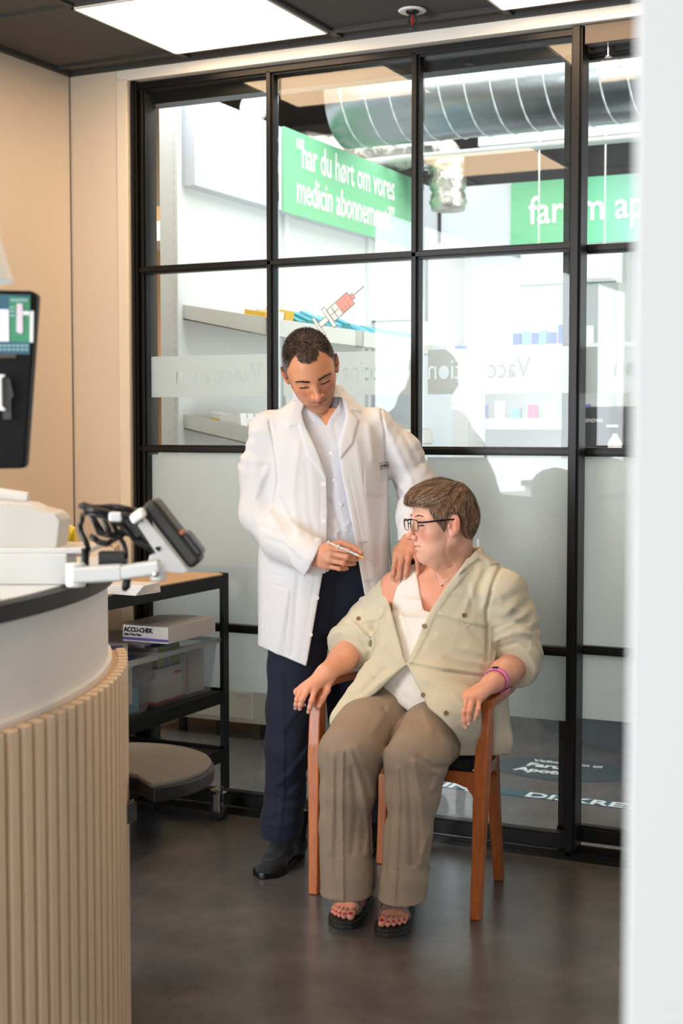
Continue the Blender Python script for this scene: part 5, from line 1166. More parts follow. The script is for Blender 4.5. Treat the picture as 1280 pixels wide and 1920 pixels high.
# trousers
LEG_R = [P(572, 1120, 4.54), P(556, 1250, 4.51), P(547, 1330, 4.49), P(540, 1400, 4.49), P(534, 1490, 4.51), P(528, 1538, 4.51), P(524, 1568, 4.51)]
LEG_L = [P(640, 1120, 4.56), P(650, 1250, 4.60), P(662, 1340, 4.62), P(680, 1440, 4.68), P(698, 1520, 4.72), P(702, 1556, 4.73)]
def f_mtrs(p):
    x, y, z = topix(p); d = chain(p, LEG_R, [.098, .090, .079, .072, .063, .066, .060], .02); d2 = chain(p, LEG_L, [.098, .088, .078, .070, .064, .064], .02)
    pel = stack(p, [(1020, 520, 700, 4.54, .105), (1060, 512, 705, 4.54, .11), (1120, 508, 712, 4.55, .12), (1180, 512, 712, 4.56, .11)]); d = smin(smin(d, d2, .006), pel, .03)
    d += .0035*vnoise(p*A3([16, 16, 5]))
    det = ridge(x, y, [(528, 1260), (532, 1400), (530, 1500), (522, 1568)], 3, .004)
    for pl, w_, a_ in (([(505, 1490), (530, 1503), (560, 1498)], 5, -.008), ([(495, 1530), (525, 1520), (550, 1530)], 6, .006), ([(580, 1400), (545, 1450), (520, 1470)], 6, .006), ([(585, 1440), (540, 1480)], 5, -.005), ([(505, 1400), (525, 1430), (520, 1470)], 6, .005), ([(560, 1330), (530, 1370)], 7, .005), ([(590, 1360), (560, 1420)], 6, -.005), ([(500, 1545), (530, 1550), (552, 1540)], 4, .004), ([(622, 1070), (625, 1130), (618, 1170)], 3, -.005)): det += ridge(x, y, pl, w_, a_)
    d = d-det*(z < 4.6); return np.maximum(d, .105-p[..., 2])
skin_obj('trousers', f_mtrs, *bounds([P(480, 1590, 4.5), P(740, 1010, 4.6)], .16), .0048, M_navyt, man, slack=2)
def shoe(heel, toe, parent, nm='loafer'):
    h, t_ = np.array(heel, float), np.array(toe, float); u = (t_-h)/np.linalg.norm(t_-h); n_ = np.array([-u[1], u[0], 0]); L_ = np.linalg.norm(t_-h)
    def X(a, b, c): return h+u*a+n_*b+np.array([0, 0, c])
    def outline(p):
        q = p-A3(h); a = q@A3(u); b = q@A3(n_); w = np.interp(a, [-.02, 0, .03, .09, .15, .20, .25, L_+.002], [.012, .026, .034, .033, .042, .047, .040, .008]); return a, b, (np.abs(b)-w)
    def f_up(p):
        d = ell(p, X(.035, 0, .048), (.047, .040, .045)); d = smin(d, seg(p, X(.04, 0, .050), X(.12, 0, .055), .038, .036), .02); d = smin(d, seg(p, X(.12, 0, .052), X(.19, 0, .030), .036, .033), .02)
        d = smin(d, seg(p, X(.19, .008, .026), X(.240, .004, .022), .036, .030, ((0, 0, 1), 1.25)), .02); d = smin(d, seg(p, X(.19, -.010, .026), X(.250, -.003, .022), .034, .025, ((0, 0, 1), 1.25)), .02)
        a, b, o_ = outline(p); q2 = p[..., 2]
        rim = np.abs(np.sqrt(((a-.175)/.072)**2+(b/.030)**2)-1)*.030; d = d-.0028*np.exp(-(rim/.0028)**2)*(a > .13)
        d = d-.0022*((np.abs(a-.135) < .014)); return np.maximum(np.maximum(d, .012-q2), -ell(p, X(.035, 0, .118), (.055, .030, .045)))
    def f_sole(p):
        a, b, o_ = outline(p); z = p[..., 2]; d = np.maximum(o_-.003, np.abs(z-.0105)-.010); d = np.maximum(d, -a-.012); d = np.maximum(d, a-L_-.004); arch = np.maximum(np.abs(a-.095)-.030, z-.008); return smax(d, -arch, .006)
    lo, hi = bounds([h, t_, h+np.array([0, 0, .12])], .06); lo[2] = -.004
    o = skin_obj(nm, f_up, lo, hi, .0035, M_suede, parent, slack=2); skin_obj('sole', f_sole, lo, hi, .0032, M_sole, o, slack=3); return o
shoe((-2.130, 4.075, 0), (-2.112, 3.80, 0), man); shoe((-1.965, 4.345, 0), (-1.935, 4.085, 0), man)
# ankles inside the cuffs
mb = MB(); mb.tube([(-2.118, 4.03, .06), (-2.115, 4.045, .16)], .036, 16); mb.build('sock', M_dark, man, smooth='auto'); mb = MB(); mb.tube([(-1.965, 4.30, .06), (-1.965, 4.33, .16)], .036, 16); mb.build('sock', M_dark, man, smooth='auto')
# buttons and badge
def button(px, py, f, mt, par, r=.0062, holes=None, d0=3.8, name='button'):
    q = surf(px, py, f, d0); n_ = grad(f, [q], .006)[0].astype(float); m = MB(); m.tube([q-n_*.0008, q+n_*.0022], r, 18); o = m.build(name, mt, par, bevel=.0006)
    if holes:
        u = np.cross(n_, (0, 0, 1.0)); u /= np.linalg.norm(u); v = np.cross(n_, u); m = MB()
        for a, b in ((1, 1), (1, -1), (-1, 1), (-1, -1)): c = q+n_*.0022+(u*a+v*b)*r*.22; m.tube([c, c+n_*.0003], r*.13, 8)
        m.build('thread_holes', holes, o)
    return o
M_bh = mat('thread_grey', (190, 190, 192), .6)
for a in ((607, 908), (607, 977), (594, 1121), (582, 1190)): button(*a, f_coat, M_btn, man, .0068, M_bh)
for a in ((611, 797), (620, 850), (626, 900), (639, 946), (649, 994)): button(*a, f_mshirt, M_btn, man, .0048, M_bh)
for a, b in (((672, 1017), (688, 1015)), ((682, 1090), (697, 1087))):
    qa_, qb_ = surf(*a, f_coat, 3.8, lift=.001), surf(*b, f_coat, 3.8, lift=.001); m = MB(); m.tube([qa_, (qa_+qb_)/2-FW*.0008, qb_], .0012, 6); m.build('buttonhole', M_bh, man)
q = surf(714, 874, f_coat, 3.8, lift=.003); ub = RT*cos(radians(9))+np.array([0, 0, sin(radians(9))]); ub /= np.linalg.norm(ub); vb = np.cross(ub, FW); vb = -vb if vb[2] < 0 else vb
bd = text_obj('badge_lettering', 'apotek', .0165, M_dark, q-ub*.0205-vb*.0045, ub, vb, man, bold=.0006, sx=.95, ext=.0003)
m = MB(); c = [q+ub*a+vb*b for a, b in ((-.0235, -.0095), (.0235, -.0095), (.0235, .0095), (-.0235, .0095))]
for a, b in zip(c, c[1:]+c[:1]): m.tube([a, b], .0009, 6)
m.build('badge_border', M_dark, man)
# syringe held in the fingers
syt = thing('syringe', P(650, 1034, 4.235), 'small white syringe with orange needle hub held in the fingers', 'syringe')
A_, B_ = P(614, 1016, 4.262), P(699, 1054, 4.226); u = (B_-A_)/np.linalg.norm(B_-A_); L_ = np.linalg.norm(B_-A_); off = -FW*.004
s_ = lambda t: A_+u*L_*t+off
m = MB(); m.cyl(s_(0), s_(.03), .0048); m.cyl(s_(.03), s_(.24), .0022); m.build('plunger', M_btn, syt, smooth='auto')
m = MB(); m.cyl(s_(.22), s_(.25), .0065); m.cyl(s_(.24), s_(.68), .0036); m.build('barrel', mat('clear_barrel', (235, 238, 240), .15, alpha=.8), syt, smooth='auto')
m = MB(); m.cyl(s_(.66), s_(.72), .003); m.cyl(s_(.72), s_(.80), .0034, .0022); m.build('needle_hub', mat('orange_hub', (235, 165, 70), .35), syt, smooth='auto')
m = MB(); m.cyl(s_(.79), s_(1.0), .0007, n=8); m.build('needle', M_chrome, syt)
m = MB()
for i in range(8): c = s_(.34+i*.035); m.cyl(c-u*.0004, c+u*.0004, .0037, n=16)
m.build('scale_marks', mat('scale_blue', (90, 100, 160), .5), syt)

# ================================================================== THE SEATED WOMAN
M_olive = mat('sage_crepe', (212, 206, 184), .85, bump=(160, .35, .0015), sheen=.1)
M_tank = mat('ivory_jersey', (240, 238, 234), .8, bump=(600, .05))
M_taupe = mat('taupe_trousers', (154, 138, 122), .75, bump=(700, .06))
wo = thing('person', (-1.64, 3.85, 0), 'seated person with short brown hair, glasses, sage overshirt and taupe trousers in the armchair', 'person')
hw_ = Frame(P(833, 982, 4.20), -RT*.955-Fh*.29+np.array([0, 0, -.10]), -Fh*.96+RT*.28+np.array([0, 0, .02]), 1.05)
SKW, SKW2 = (240, 186, 162), (226, 138, 108)
neck_w = [P(850, 1078, 4.28), hw_.w((-.030, 0, -.045))]
SHR = [P(748, 1112, 4.375), P(700, 1165, 4.40), P(664, 1210, 4.40)]
SHL = [P(935, 1112, 4.20), P(958, 1180, 4.22), P(972, 1240, 4.20)]
FAR = [P(664, 1210, 4.40), P(640, 1238, 4.33), P(612, 1262, 4.24)]
FAL = [P(972, 1240, 4.20), P(945, 1262, 4.12), P(925, 1280, 4.05)]
def f_wchest(p):
    d = ell(p, P(835, 1190, 4.33), (.165, .125, .22)); d = smin(d, seg(p, P(748, 1104, 4.375), P(852, 1095, 4.32), .052, .055), .04); d = smin(d, seg(p, P(930, 1108, 4.22), P(852, 1095, 4.32), .050, .055), .04)
    d = smin(d, ell(p, P(800, 1120, 4.30), (.11, .075, .075)), .05)
    d = smin(d, chain(p, SHR, [.060, .050, .046], .02), .04); d = smin(d, chain(p, SHL, [.055, .048, .044], .02), .04); return d
def f_whead(p):
    q = hw_.loc(p); d = head_f(q, HP_W)*hw_.sc; d = smin(d, seg(p, neck_w[0], neck_w[1], .060, .050), .015)
    d = smin(d, seg(p, P(816, 1056, 4.19), P(850, 1074, 4.22), .018, .03), .025)
    x, y, z = topix(p); d = smin(d, f_wchest(p), .022)
    return d+ridge(x, y, [(822, 1064), (836, 1068), (850, 1060)], 1.6, .004)+ridge(x, y, [(838, 1010), (834, 1040), (846, 1060)], 4, .0015)
tabw = [(0, .058), (20, .056), (36, .050), (41, .036), (46, .016), (52, .005), (57, -.012), (61, -.016), (65, .006), (70, .030), (90, .034), (97, .014), (106, -.026), (120, -.046), (150, -.056), (180, -.058)]
def c_whead(p):
    q = hw_.loc(p); near = (np.linalg.norm(q-A3([.01, 0, 0]), axis=1) < .155)[:, None]; c1 = head_col(q, HP_W, SKW, (216, 84, 116), (226, 128, 110), scalp=(112, 86, 66), hl=lambda q: hairline(q, tabw)-.004)
    x, y, z = topix(p); c2 = np.tile(LC(SKW), (len(p), 1)); m = np.clip((y-1050)/60, 0, 1)[:, None]*.40; c2 = c2*(1-m)+LC(SKW2)*m; c2 = c2*(1+.05*vnoise(p*40)[:, None]+.05*vnoise(p*150)[:, None])
    k = np.clip((np.linalg.norm(q-A3([.01, 0, 0]), axis=1)-.11)/.03, 0, 1)[:, None]; return c1*(1-k)+c2*k
Wr, fr5 = hand_pts((612, 1262, 4.24), [(590, 1292, 4.195), (577, 1292, 4.188), (565, 1293, 4.192), (557, 1297, 4.205)], [(584, 1314, 4.170), (567, 1311, 4.168), (557, 1311, 4.175), (559, 1314, 4.208)], [(578, 1335, 4.182), (562, 1329, 4.182), (554, 1328, 4.190), (571, 1322, 4.215)], bulge=.004)
thr = [P(614, 1276, 4.235), P(612, 1294, 4.215), P(604, 1311, 4.200), P(597, 1325, 4.190)]
f_wr = lambda p: smin(hand_f(p, Wr, fr5, thr, .93), chain(p, [SHR[1], *FAR], [.048, .047, .040, .0275], .02), .025)
Wf, fl5 = hand_pts((922, 1280, 4.045), [(866, 1306, 3.995), (875, 1308, 3.982), (886, 1310, 3.976), (898, 1311, 3.980)], [(862, 1332, 3.965), (869, 1336, 3.955), (880, 1334, 3.952), (896, 1330, 3.955)], [(867, 1359, 3.958), (873, 1365, 3.952), (879, 1358, 3.950), (889, 1351, 3.952)], bulge=.003)
thf = [P(895, 1290, 4.05), P(874, 1308, 4.03), P(864, 1324, 4.02), P(860, 1340, 4.01)]
f_wl = lambda p: smin(hand_f(p, Wf, fl5, thf, .93), chain(p, [SHL[1], *FAL], [.046, .047, .039, .0275], .02), .025)
c_wr = lambda p: hand_col(p, (236, 172, 144), (228, 138, 112), fr5, thr, (246, 205, 190), .93, .0058); c_wl = lambda p: hand_col(p, (236, 176, 150), (230, 142, 118), fl5, thf, (248, 210, 196), .93, .0058)
# legs below the trousers and feet
def foot_pts(heel, toe, side): # side=+1: big toe to the local left (+n)
    h, t_ = np.array(heel, float), np.array(toe, float); u = (t_-h)/np.linalg.norm(t_-h); n_ = np.array([-u[1], u[0], 0]); return lambda a, b, c: h+u*a+n_*b*side+np.array([0, 0, c])
FT = [foot_pts((-1.742, 3.755, 0), (-1.697, 3.50, 0), 1), foot_pts((-1.600, 3.750, 0), (-1.556, 3.50, 0), -1)]
FT = [foot_pts((-1.742, 3.755, 0), (-1.697, 3.50, 0), 1), foot_pts((-1.610, 3.750, 0), (-1.552, 3.50, 0), -1)]
TOES = [(.022, .232, .0115), (.004, .235, .0085), (-.011, .228, .0080), (-.025, .218, .0075), (-.037, .205, .0070)]
def f_foot(X):
    def f(p):
        d = ell(p, X(.032, 0, .052), (.031, .031, .030)); d = smin(d, seg(p, X(.045, 0, .060), X(.055, 0, .16), .031, .038), .02); d = smin(d, seg(p, X(.05, 0, .068), X(.13, .006, .044), .033, .025), .025)
        d = smin(d, seg(p, X(.13, .012, .042), X(.178, .018, .036), .024, .015), .02); d = smin(d, seg(p, X(.12, -.012, .038), X(.168, -.026, .033), .022, .012), .02); d = smin(d, seg(p, X(.172, .018, .035), X(.162, -.030, .032), .014, .011), .02)
        t = None
        for b, a, r in TOES:
            s = chain(p, [X(a-.048, b*.95, .036), X(a-.020, b, .0365), X(a-.004, b, .0305)], [r, r*.92, r*.88], .004); t = s if t is None else smin(t, s, .0015)
        return smax(smin(d, t, .008), .0195-p[..., 2], .004)
    return f
def c_foot(X):
    def c(p):
        col = np.tile(LC((228, 160, 134)), (len(p), 1))*(1+.07*vnoise(p*50)[:, None])
        for b, a, r in TOES:
            q = p-A3(X(a-.004, b, .0305+r*.80)); m = (np.linalg.norm(q, axis=1) < r*.55)[:, None]; col = np.where(m, LC((205, 30, 90)), col)
        return col
    return c
cw_plain = lambda p: np.tile(LC(SKW), (len(p), 1))
parts = [(f_whead, *bounds([P(748, 1112, 4.42), P(955, 1180, 4.1), hw_.w((0, 0, .12)), hw_.w((.12, 0, 0)), P(760, 1240, 4.2)], .03), .0022, c_whead), (f_wr, *bounds([Wr, *SHR[1:], *FAR]+[q for f in fr5 for q in f], .05), .0019, c_wr), (f_wl, *bounds([Wf, *SHL[1:], *FAL]+[q for f in fl5 for q in f], .05), .0019, c_wl)]
for X in FT: parts.append((f_foot(X), *bounds([X(0, 0, .02), X(.25, 0, .18)], .05), .0019, c_foot(X)))
f_wlegs = lambda p: smin(chain(p, [P(730, 1330, 4.25), P(655, 1425, 4.0), FT[0](.055, 0, .15)], [.075, .058, .04], .02), chain(p, [P(845, 1340, 4.2), P(780, 1430, 3.95), FT[1](.055, 0, .15)], [.075, .058, .04], .02), .03)
parts.append((f_wlegs, *bounds([P(650, 1690, 3.9), P(850, 1300, 4.3), FT[1](.05, 0, .1)], .10), .010, cw_plain))
link('body', multi_body(parts), M_skin, wo, True)
# hair volume and combed strands
def f_whair(q):
    hl = hairline(q, tabw); d = ell(q, (-.003, 0, .036), (.094, .084, .090)); d = smin(d, ell(q, (-.044, 0, -.002), (.044, .066, .058)), .03)
    d = smin(d, ell(q, (.044, 0, .078), (.060, .062, .038)), .03); th = .0035*vnoise(q*A3([30, 90, 30]))+.002*vnoise(q*A3([80, 240, 80])); d = d+th
    d = smin(d, head_f(q, HP_W)-.005, .008)
    return smax(smax(d, -(hl-.002), .012), -(np.minimum(ear_f(q, 1, .002), ear_f(q, -1, .002))-.002), .003)
def f_whair_w(p): return f_whair(hw_.loc(p))*hw_.sc
c_hair = lambda p: LC((108, 82, 62))*(1+.35*vnoise(hw_.loc(p)*A3([30, 140, 30]))[:, None])
ho = skin_obj('hair', f_whair_w, *bounds([hw_.w((0, 0, .03))], .15), .0024, M_hair, wo, c_hair, slack=2)
rts = sample_surface(f_whair, hw_, 9000, lambda q: hairline(q, tabw) > -.002)
cr0 = A3([-.055, .0, .115])
def flow(q, d):
    v = q-cr0; v = v/np.linalg.norm(v, axis=1, keepdims=True); v = v+A3([.25, 0, 0])*(q[:, 2:3] > .06)+A3([-.35, 0, -.7])*np.clip((.07-q[:, 2:3])/.05, 0, 1); v = v+RNG.normal(0, .17, q.shape)
    g = grad(f_whair, q); v = v-g*np.sum(v*g, 1, keepdims=True); return v/(np.linalg.norm(v, axis=1, keepdims=True)+1e-9)
d0 = flow(rts, None); ln = np.where(rts[:, 2] > .05, .042, .020)*RNG.uniform(.6, 1.15, len(rts))
rr_ = RNG.random((len(rts), 1))*.86+.22*np.clip((.055-rts[:, 2:3])/.03, 0, 1)*(rts[:, 0:1] > -.03); hc = np.where(rr_ < .45, LC((92, 66, 48)), np.where(rr_ < .68, LC((146, 110, 82)), np.where(rr_ < .86, LC((196, 170, 146)), LC((70, 52, 42)))))*RNG.uniform(.75, 1.2, (len(rts), 1))
pts_l = [rts]; dd = d0; fly = RNG.random(len(rts))**3*np.clip((rts[:, 2]-.03)/.03, .2, 1)
for i in range(3):
    dd = flow(pts_l[-1], dd); q = pts_l[-1]+dd*(ln[:, None]/3); v = f_whair(q); q = q-grad(f_whair, q)*(v-.0016-(.0008+.0030*fly)*i)[:, None]*.9; pts_l.append(q.astype(F32))
sd = np.cross(d0, grad(f_whair, rts)); sd /= np.linalg.norm(sd, axis=1, keepdims=True)+1e-9; V = []
for i, q in enumerate(pts_l): w_ = .0013*(1-i/3*.8); V += [q-sd*w_/2, q+sd*w_/2]
V = np.stack(V, 1); V = (V.astype(float)*hw_.sc)@hw_.R.T+hw_.o; base = (np.arange(len(rts))*8)[:, None]; Qd = np.concatenate([base+np.array([[2*i, 2*i+1, 2*i+3, 2*i+2]]) for i in range(3)])
link('hair_strands', npmesh('hair_strands', V.reshape(-1, 3), Qd, np.repeat(hc, 8, axis=0)), M_hair, ho, True)
brows(hw_, HP_W, (158, 124, 100), 110, .0012, .0300, wo, .014, .044, .006)
brows(hw_, HP_W, (60, 42, 34), 70, .0003, .0064, wo, .020, .045, .0030, 'eyelashes', .0006, True)
# glasses
gl = bpy.data.objects.new('glasses', None); COL.objects.link(gl); gl.parent = wo
M_gf = mat('glasses_frame', (34, 30, 52), .25, metal=.6)
def rimpts(s):
    out = []
    for k in range(28):
        a = 2*pi*k/28; cx_, cz_ = np.sign(cos(a))*abs(cos(a))**.6*.0245, np.sign(sin(a))*abs(sin(a))**.6*.0160; y = .0335+cx_; out.append(hw_.w((.1035-.10*max(y-.02, 0)*1.2, s*y, .0085+cz_)))
    return out
for s in (-1, 1):
    rp = rimpts(s); m = MB(); m.tube(rp+[rp[0]], .0009, 6); m.tube([rp[i % 28] for i in range(-1, 16)], .0015, 6); m.build('rim', M_gf, gl, smooth=True)
    m = MB(); m.add(rp, [tuple(range(28))]); m.build('lens', M_glass, gl)
    m = MB(); m.tube([hw_.w(q) for q in ((.0965, s*.058, .018), (.094, s*.066, .0175), (.075, s*.076, .0175), (.03, s*.082, .0175), (.0, s*.083, .016), (-.018, s*.084, .004))], [.0018, .002, .0016, .0014, .0013, .0013], 8, flat=1.6); m.build('temple', M_gf, gl, smooth=True)
m = MB(); m.tube([hw_.w(q) for q in ((.1035, -.010, .012), (.1075, 0, .0155), (.1035, .010, .012))], .0013, 6); m.build('bridge', M_gf, gl, smooth=True)
# necklace
pts = [surf(x, y, f_whead, 3.8, lift=.001) for x, y in ((812, 1064), (814, 1072), (818, 1083), (823, 1092), (828, 1098), (834, 1092), (840, 1084))]
m = MB(); m.tube(pts, .0007, 6); nk_ = m.build('necklace', M_chrome, wo, smooth=True); m = MB(); c = pts[4]; m.lathe([(.0004, -.003), (.0028, 0), (.0004, .003)], tuple(c-FW*.002), 10); m.build('pendant', mat('pendant_bronze', (120, 80, 66), .3, metal=.8), nk_)
# tank top
TK = [(1050, 772, 800, 4.30, .05), (1075, 760, 900, 4.31, .10), (1110, 745, 925, 4.29, .125), (1150, 730, 935, 4.28, .145), (1200, 715, 935, 4.27, .165), (1250, 700, 930, 4.27, .175), (1300, 705, 925, 4.26, .19), (1350, 712, 920, 4.26, .19)]
def f_tank(p):
    x, y, z = topix(p); d = np.minimum(f_wchest(p)-.007, stack(p, [(a, b, c, e, h-.008) for a, b, c, e, h in TK if a > 1110], 2.2)); 
    d = smin(d, stack(p, [(1120, 745, 930, 4.29, .10), (1160, 735, 930, 4.28, .145), (1250, 705, 930, 4.26, .172), (1300, 705, 925, 4.25, .182), (1345, 715, 920, 4.25, .18)], 2.2), .03)
    d += .0022*vnoise(p*A3([26, 26, 8]))-(ridge(x, y, [(752, 1150), (765, 1200), (772, 1250)], 4, .003)+ridge(x, y, [(740, 1290), (780, 1310), (800, 1300)], 4, .003)+ridge(x, y, [(735, 1275), (770, 1320)], 3, -.003))*(z < 4.3)
    arm = polysd(x, y, [(700, 1040), (770, 1056), (756, 1078), (743, 1102), (736, 1130), (734, 1152), (735, 1200), (690, 1200)])*4.25/FPX
    vee = polysd(x, y, [(779, 1040), (779, 1062), (784, 1090), (789, 1120), (794, 1144), (812, 1150), (850, 1120), (900, 1080), (960, 1060), (960, 1000), (800, 1000)])*4.25/FPX
    d = smax(d, -np.where(z < 4.42, np.minimum(arm, vee), np.maximum(1.0, 0)), .002); d = np.maximum(d, P(800, 1050, 4.3)[2]*0+p[..., 2]-P(780, 1056, 4.33)[2]); hem = (y-(1296+np.clip(x-715, 0, 65)*.75-np.clip(x-785, 0, 80)*.6))*4.05/FPX
    d = smax(d, np.where(z < 4.30, hem, -1), .003); sl_ = seg(p, SHL[0], SHL[2], .075, .07); return np.maximum(d, np.where(x > 905, (x-905)*4.2/FPX, -1))
skin_obj('tank_top', f_tank, *bounds([P(690, 1350, 4.25), P(940, 1050, 4.3)], .20), .0042, M_tank, wo, slack=2)
# overshirt
OR = [(1028, 868, 900, 4.25, .055), (1045, 845, 915, 4.255, .075), (1062, 815, 945, 4.26, .095), (1085, 770, 962, 4.27, .115), (1120, 735, 965, 4.275, .135), (1160, 712, 955, 4.27, .155), (1200, 700, 945, 4.26, .172), (1245, 686, 940, 4.25, .185), (1290, 670, 940, 4.24, .205), (1340, 655, 945, 4.23, .215), (1380, 650, 948, 4.23, .21), (1425, 655, 948, 4.24, .19)]
SWR = [P(740, 1122, 4.385), P(700, 1165, 4.41), P(662, 1205, 4.40), P(646, 1222, 4.365)]; SWL = [P(938, 1112, 4.20), P(957, 1170, 4.21), P(965, 1225, 4.20), P(962, 1250, 4.165)]
WOPEN = [(700, 1040), (716, 1080), (724, 1110), (735, 1150), (747, 1195), (757, 1236), (763, 1244), (780, 1205), (790, 1180), (806, 1145), (836, 1100), (870, 1055), (882, 1028), (860, 1000), (700, 1000)]
WLOW = [(763, 1246), (738, 1268), (712, 1293), (680, 1318), (648, 1345), (624, 1368), (600, 1400), (600, 1480), (852, 1480), (858, 1425), (864, 1396), (854, 1376), (828, 1348), (803, 1328), (784, 1290)]
def f_over(p):
    x, y, z = topix(p); body = stack(p, OR, 2.25)
    lap = seg(p, P(715, 1300, 4.17), P(650, 1352, 4.10), .085, .050); body = smin(body, lap, .05); body = smin(body, seg(p, P(900, 1330, 4.18), P(920, 1385, 4.15), .085, .065), .04); body = smin(body, chain(p, [P(815, 1295, 4.10), P(845, 1345, 4.035), P(868, 1382, 4.085)], [.088, .084, .070], .03), .04)
    sr = chain(p, SWR, [.070, .068, .070, .062], .03)+sleeve_folds(p, SWR, .007); sl_ = chain(p, SWL, [.078, .078, .074, .068], .03)+sleeve_folds(p, SWL, .007)
    d = smin(smin(body, sr, .02), sl_, .016); d += .0045*vnoise(p*A3([13, 13, 7]))+.0012*vnoise(p*36)-crease(p, (11, 11, 8), .0055, 2)-crease(p, (26, 26, 18), .0022, 8)
    d = np.maximum(d, -(seg(p, FAR[0], FAR[2], .054, .045))*1.0) if False else d
    # rolled cuffs and their open ends
    cr_ = A3(SWR[3]-SWR[2]); cr_ /= np.linalg.norm(cr_); e1 = (p-A3(P(648, 1219, 4.365)))@cr_; d = np.where(sr < body-.006, np.maximum(d, e1), d)
    cl_ = A3(FAL[2]-SWL[2]); cl_ /= np.linalg.norm(cl_); e2 = (p-A3(P(955, 1252, 4.165)))@cl_; d = np.where(sl_ < body-.006, np.maximum(d, e2), d)
    d = d-.005*np.exp(-((e1+.018)/.012)**2)*(sr < .03)-.006*np.exp(-((e2+.020)/.014)**2)*(sl_ < .03)
    det = np.zeros(x.shape, F32)
    # collar leaf, front bands, pocket flaps, seams and folds
    det += .009*np.clip(-polysd(x, y, [(880, 1026), (896, 1034), (935, 1056), (918, 1058), (898, 1047), (866, 1072), (858, 1078), (872, 1050)])/2.5+.5, 0, 1)
    det += .0035*np.clip(-polysd(x, y, [(872, 1055), (836, 1100), (806, 1145), (786, 1190), (765, 1243), (772, 1246), (798, 1196), (818, 1150), (848, 1108), (888, 1062)])/2+.5, 0, 1)
    det += .0035*np.clip(-polysd(x, y, [(722, 1090), (735, 1150), (747, 1195), (760, 1243), (750, 1240), (735, 1195), (720, 1150), (708, 1110)])/2+.5, 0, 1)
    det += .0038*np.clip(-polysd(x, y, [(824, 1145), (914, 1166), (912, 1176), (880, 1170), (822, 1153)])/2+.5, 0, 1)-.004*np.exp(-(linesd(x, y, [(822, 1155), (868, 1168), (913, 1178)])/1.6)**2)
    det += .0045*np.clip(-polysd(x, y, [(672, 1160), (708, 1152), (712, 1160), (676, 1170)])/2+.5, 0, 1)
    for pl, w_, a_ in (([(938, 1062), (922, 1100), (912, 1145), (914, 1190), (912, 1240)], 3, -.010), ([(763, 1244), (830, 1258), (905, 1268)], 2.2, -.006), ([(763, 1240), (830, 1252), (905, 1262)], 2.4, .004), ([(900, 1070), (880, 1120), (870, 1150)], 6, .004), ([(925, 1090), (905, 1140)], 5, .004),
        ([(820, 1190), (860, 1215), (905, 1225)], 6, .004), ([(800, 1215), (850, 1235), (905, 1245)], 5, .004), ([(880, 1180), (905, 1205)], 5, -.005), ([(690, 1175), (715, 1215), (750, 1250)], 6, .005), ([(700, 1200), (690, 1250), (720, 1290)], 6, -.005), ([(745, 1255), (700, 1290), (655, 1325)], 5, .006), ([(720, 1255), (680, 1300)], 5, -.005), ([(660, 1165), (690, 1200)], 5, .006), ([(640, 1180), (680, 1215)], 5, -.005),
        ([(720, 1110), (690, 1140), (660, 1160)], 5, -.004), ([(940, 1130), (985, 1150)], 6, .005), ([(930, 1200), (965, 1185), (992, 1190)], 5, .006), ([(925, 1180), (960, 1165), (990, 1168)], 4, -.005), ([(930, 1215), (970, 1205), (990, 1215)], 4, -.005), ([(800, 1275), (850, 1300), (880, 1340)], 6, .004), ([(790, 1262), (870, 1285), (905, 1300)], 5, -.003), ([(905, 1380), (925, 1330)], 6, .005), ([(920, 1400), (935, 1350)], 5, -.004)): det += ridge(x, y, pl, w_, a_)
    d = d-det*(z < 4.34)
    op = np.minimum(polysd(x, y, WOPEN), polysd(x, y, WLOW))*4.15/FPX; d = smax(d, -np.maximum(op, z-np.interp(y, [1080, 1100, 1190], [4.52, 4.50, 4.38])), .003)
    bot = (y-(1417+0*x))*4.15/FPX; d = smax(d, bot, .006); d = np.maximum(d, -(seg(p, neck_w[0]-(neck_w[1]-neck_w[0])*.6, neck_w[1], .072, .066)))
    shoulder_skin = polysd(x, y, [(700, 1000), (716, 1082), (722, 1092), (775, 1110), (800, 1040)])*4.3/FPX; d = d
    return d
skin_obj('overshirt', f_over, *bounds([P(610, 1425, 4.2), P(1005, 1020, 4.2)], .22), .0040, M_olive, wo, slack=2.2)
M_hb = mat('horn_button', (150, 130, 98), .3, mottle=(300, (90, 66, 44), .7))
for a in ((870, 1154), (795, 1174), (793, 1303), (836, 1337), (672, 1160)): button(*a, f_over, M_hb, wo, .0072, M_sole)
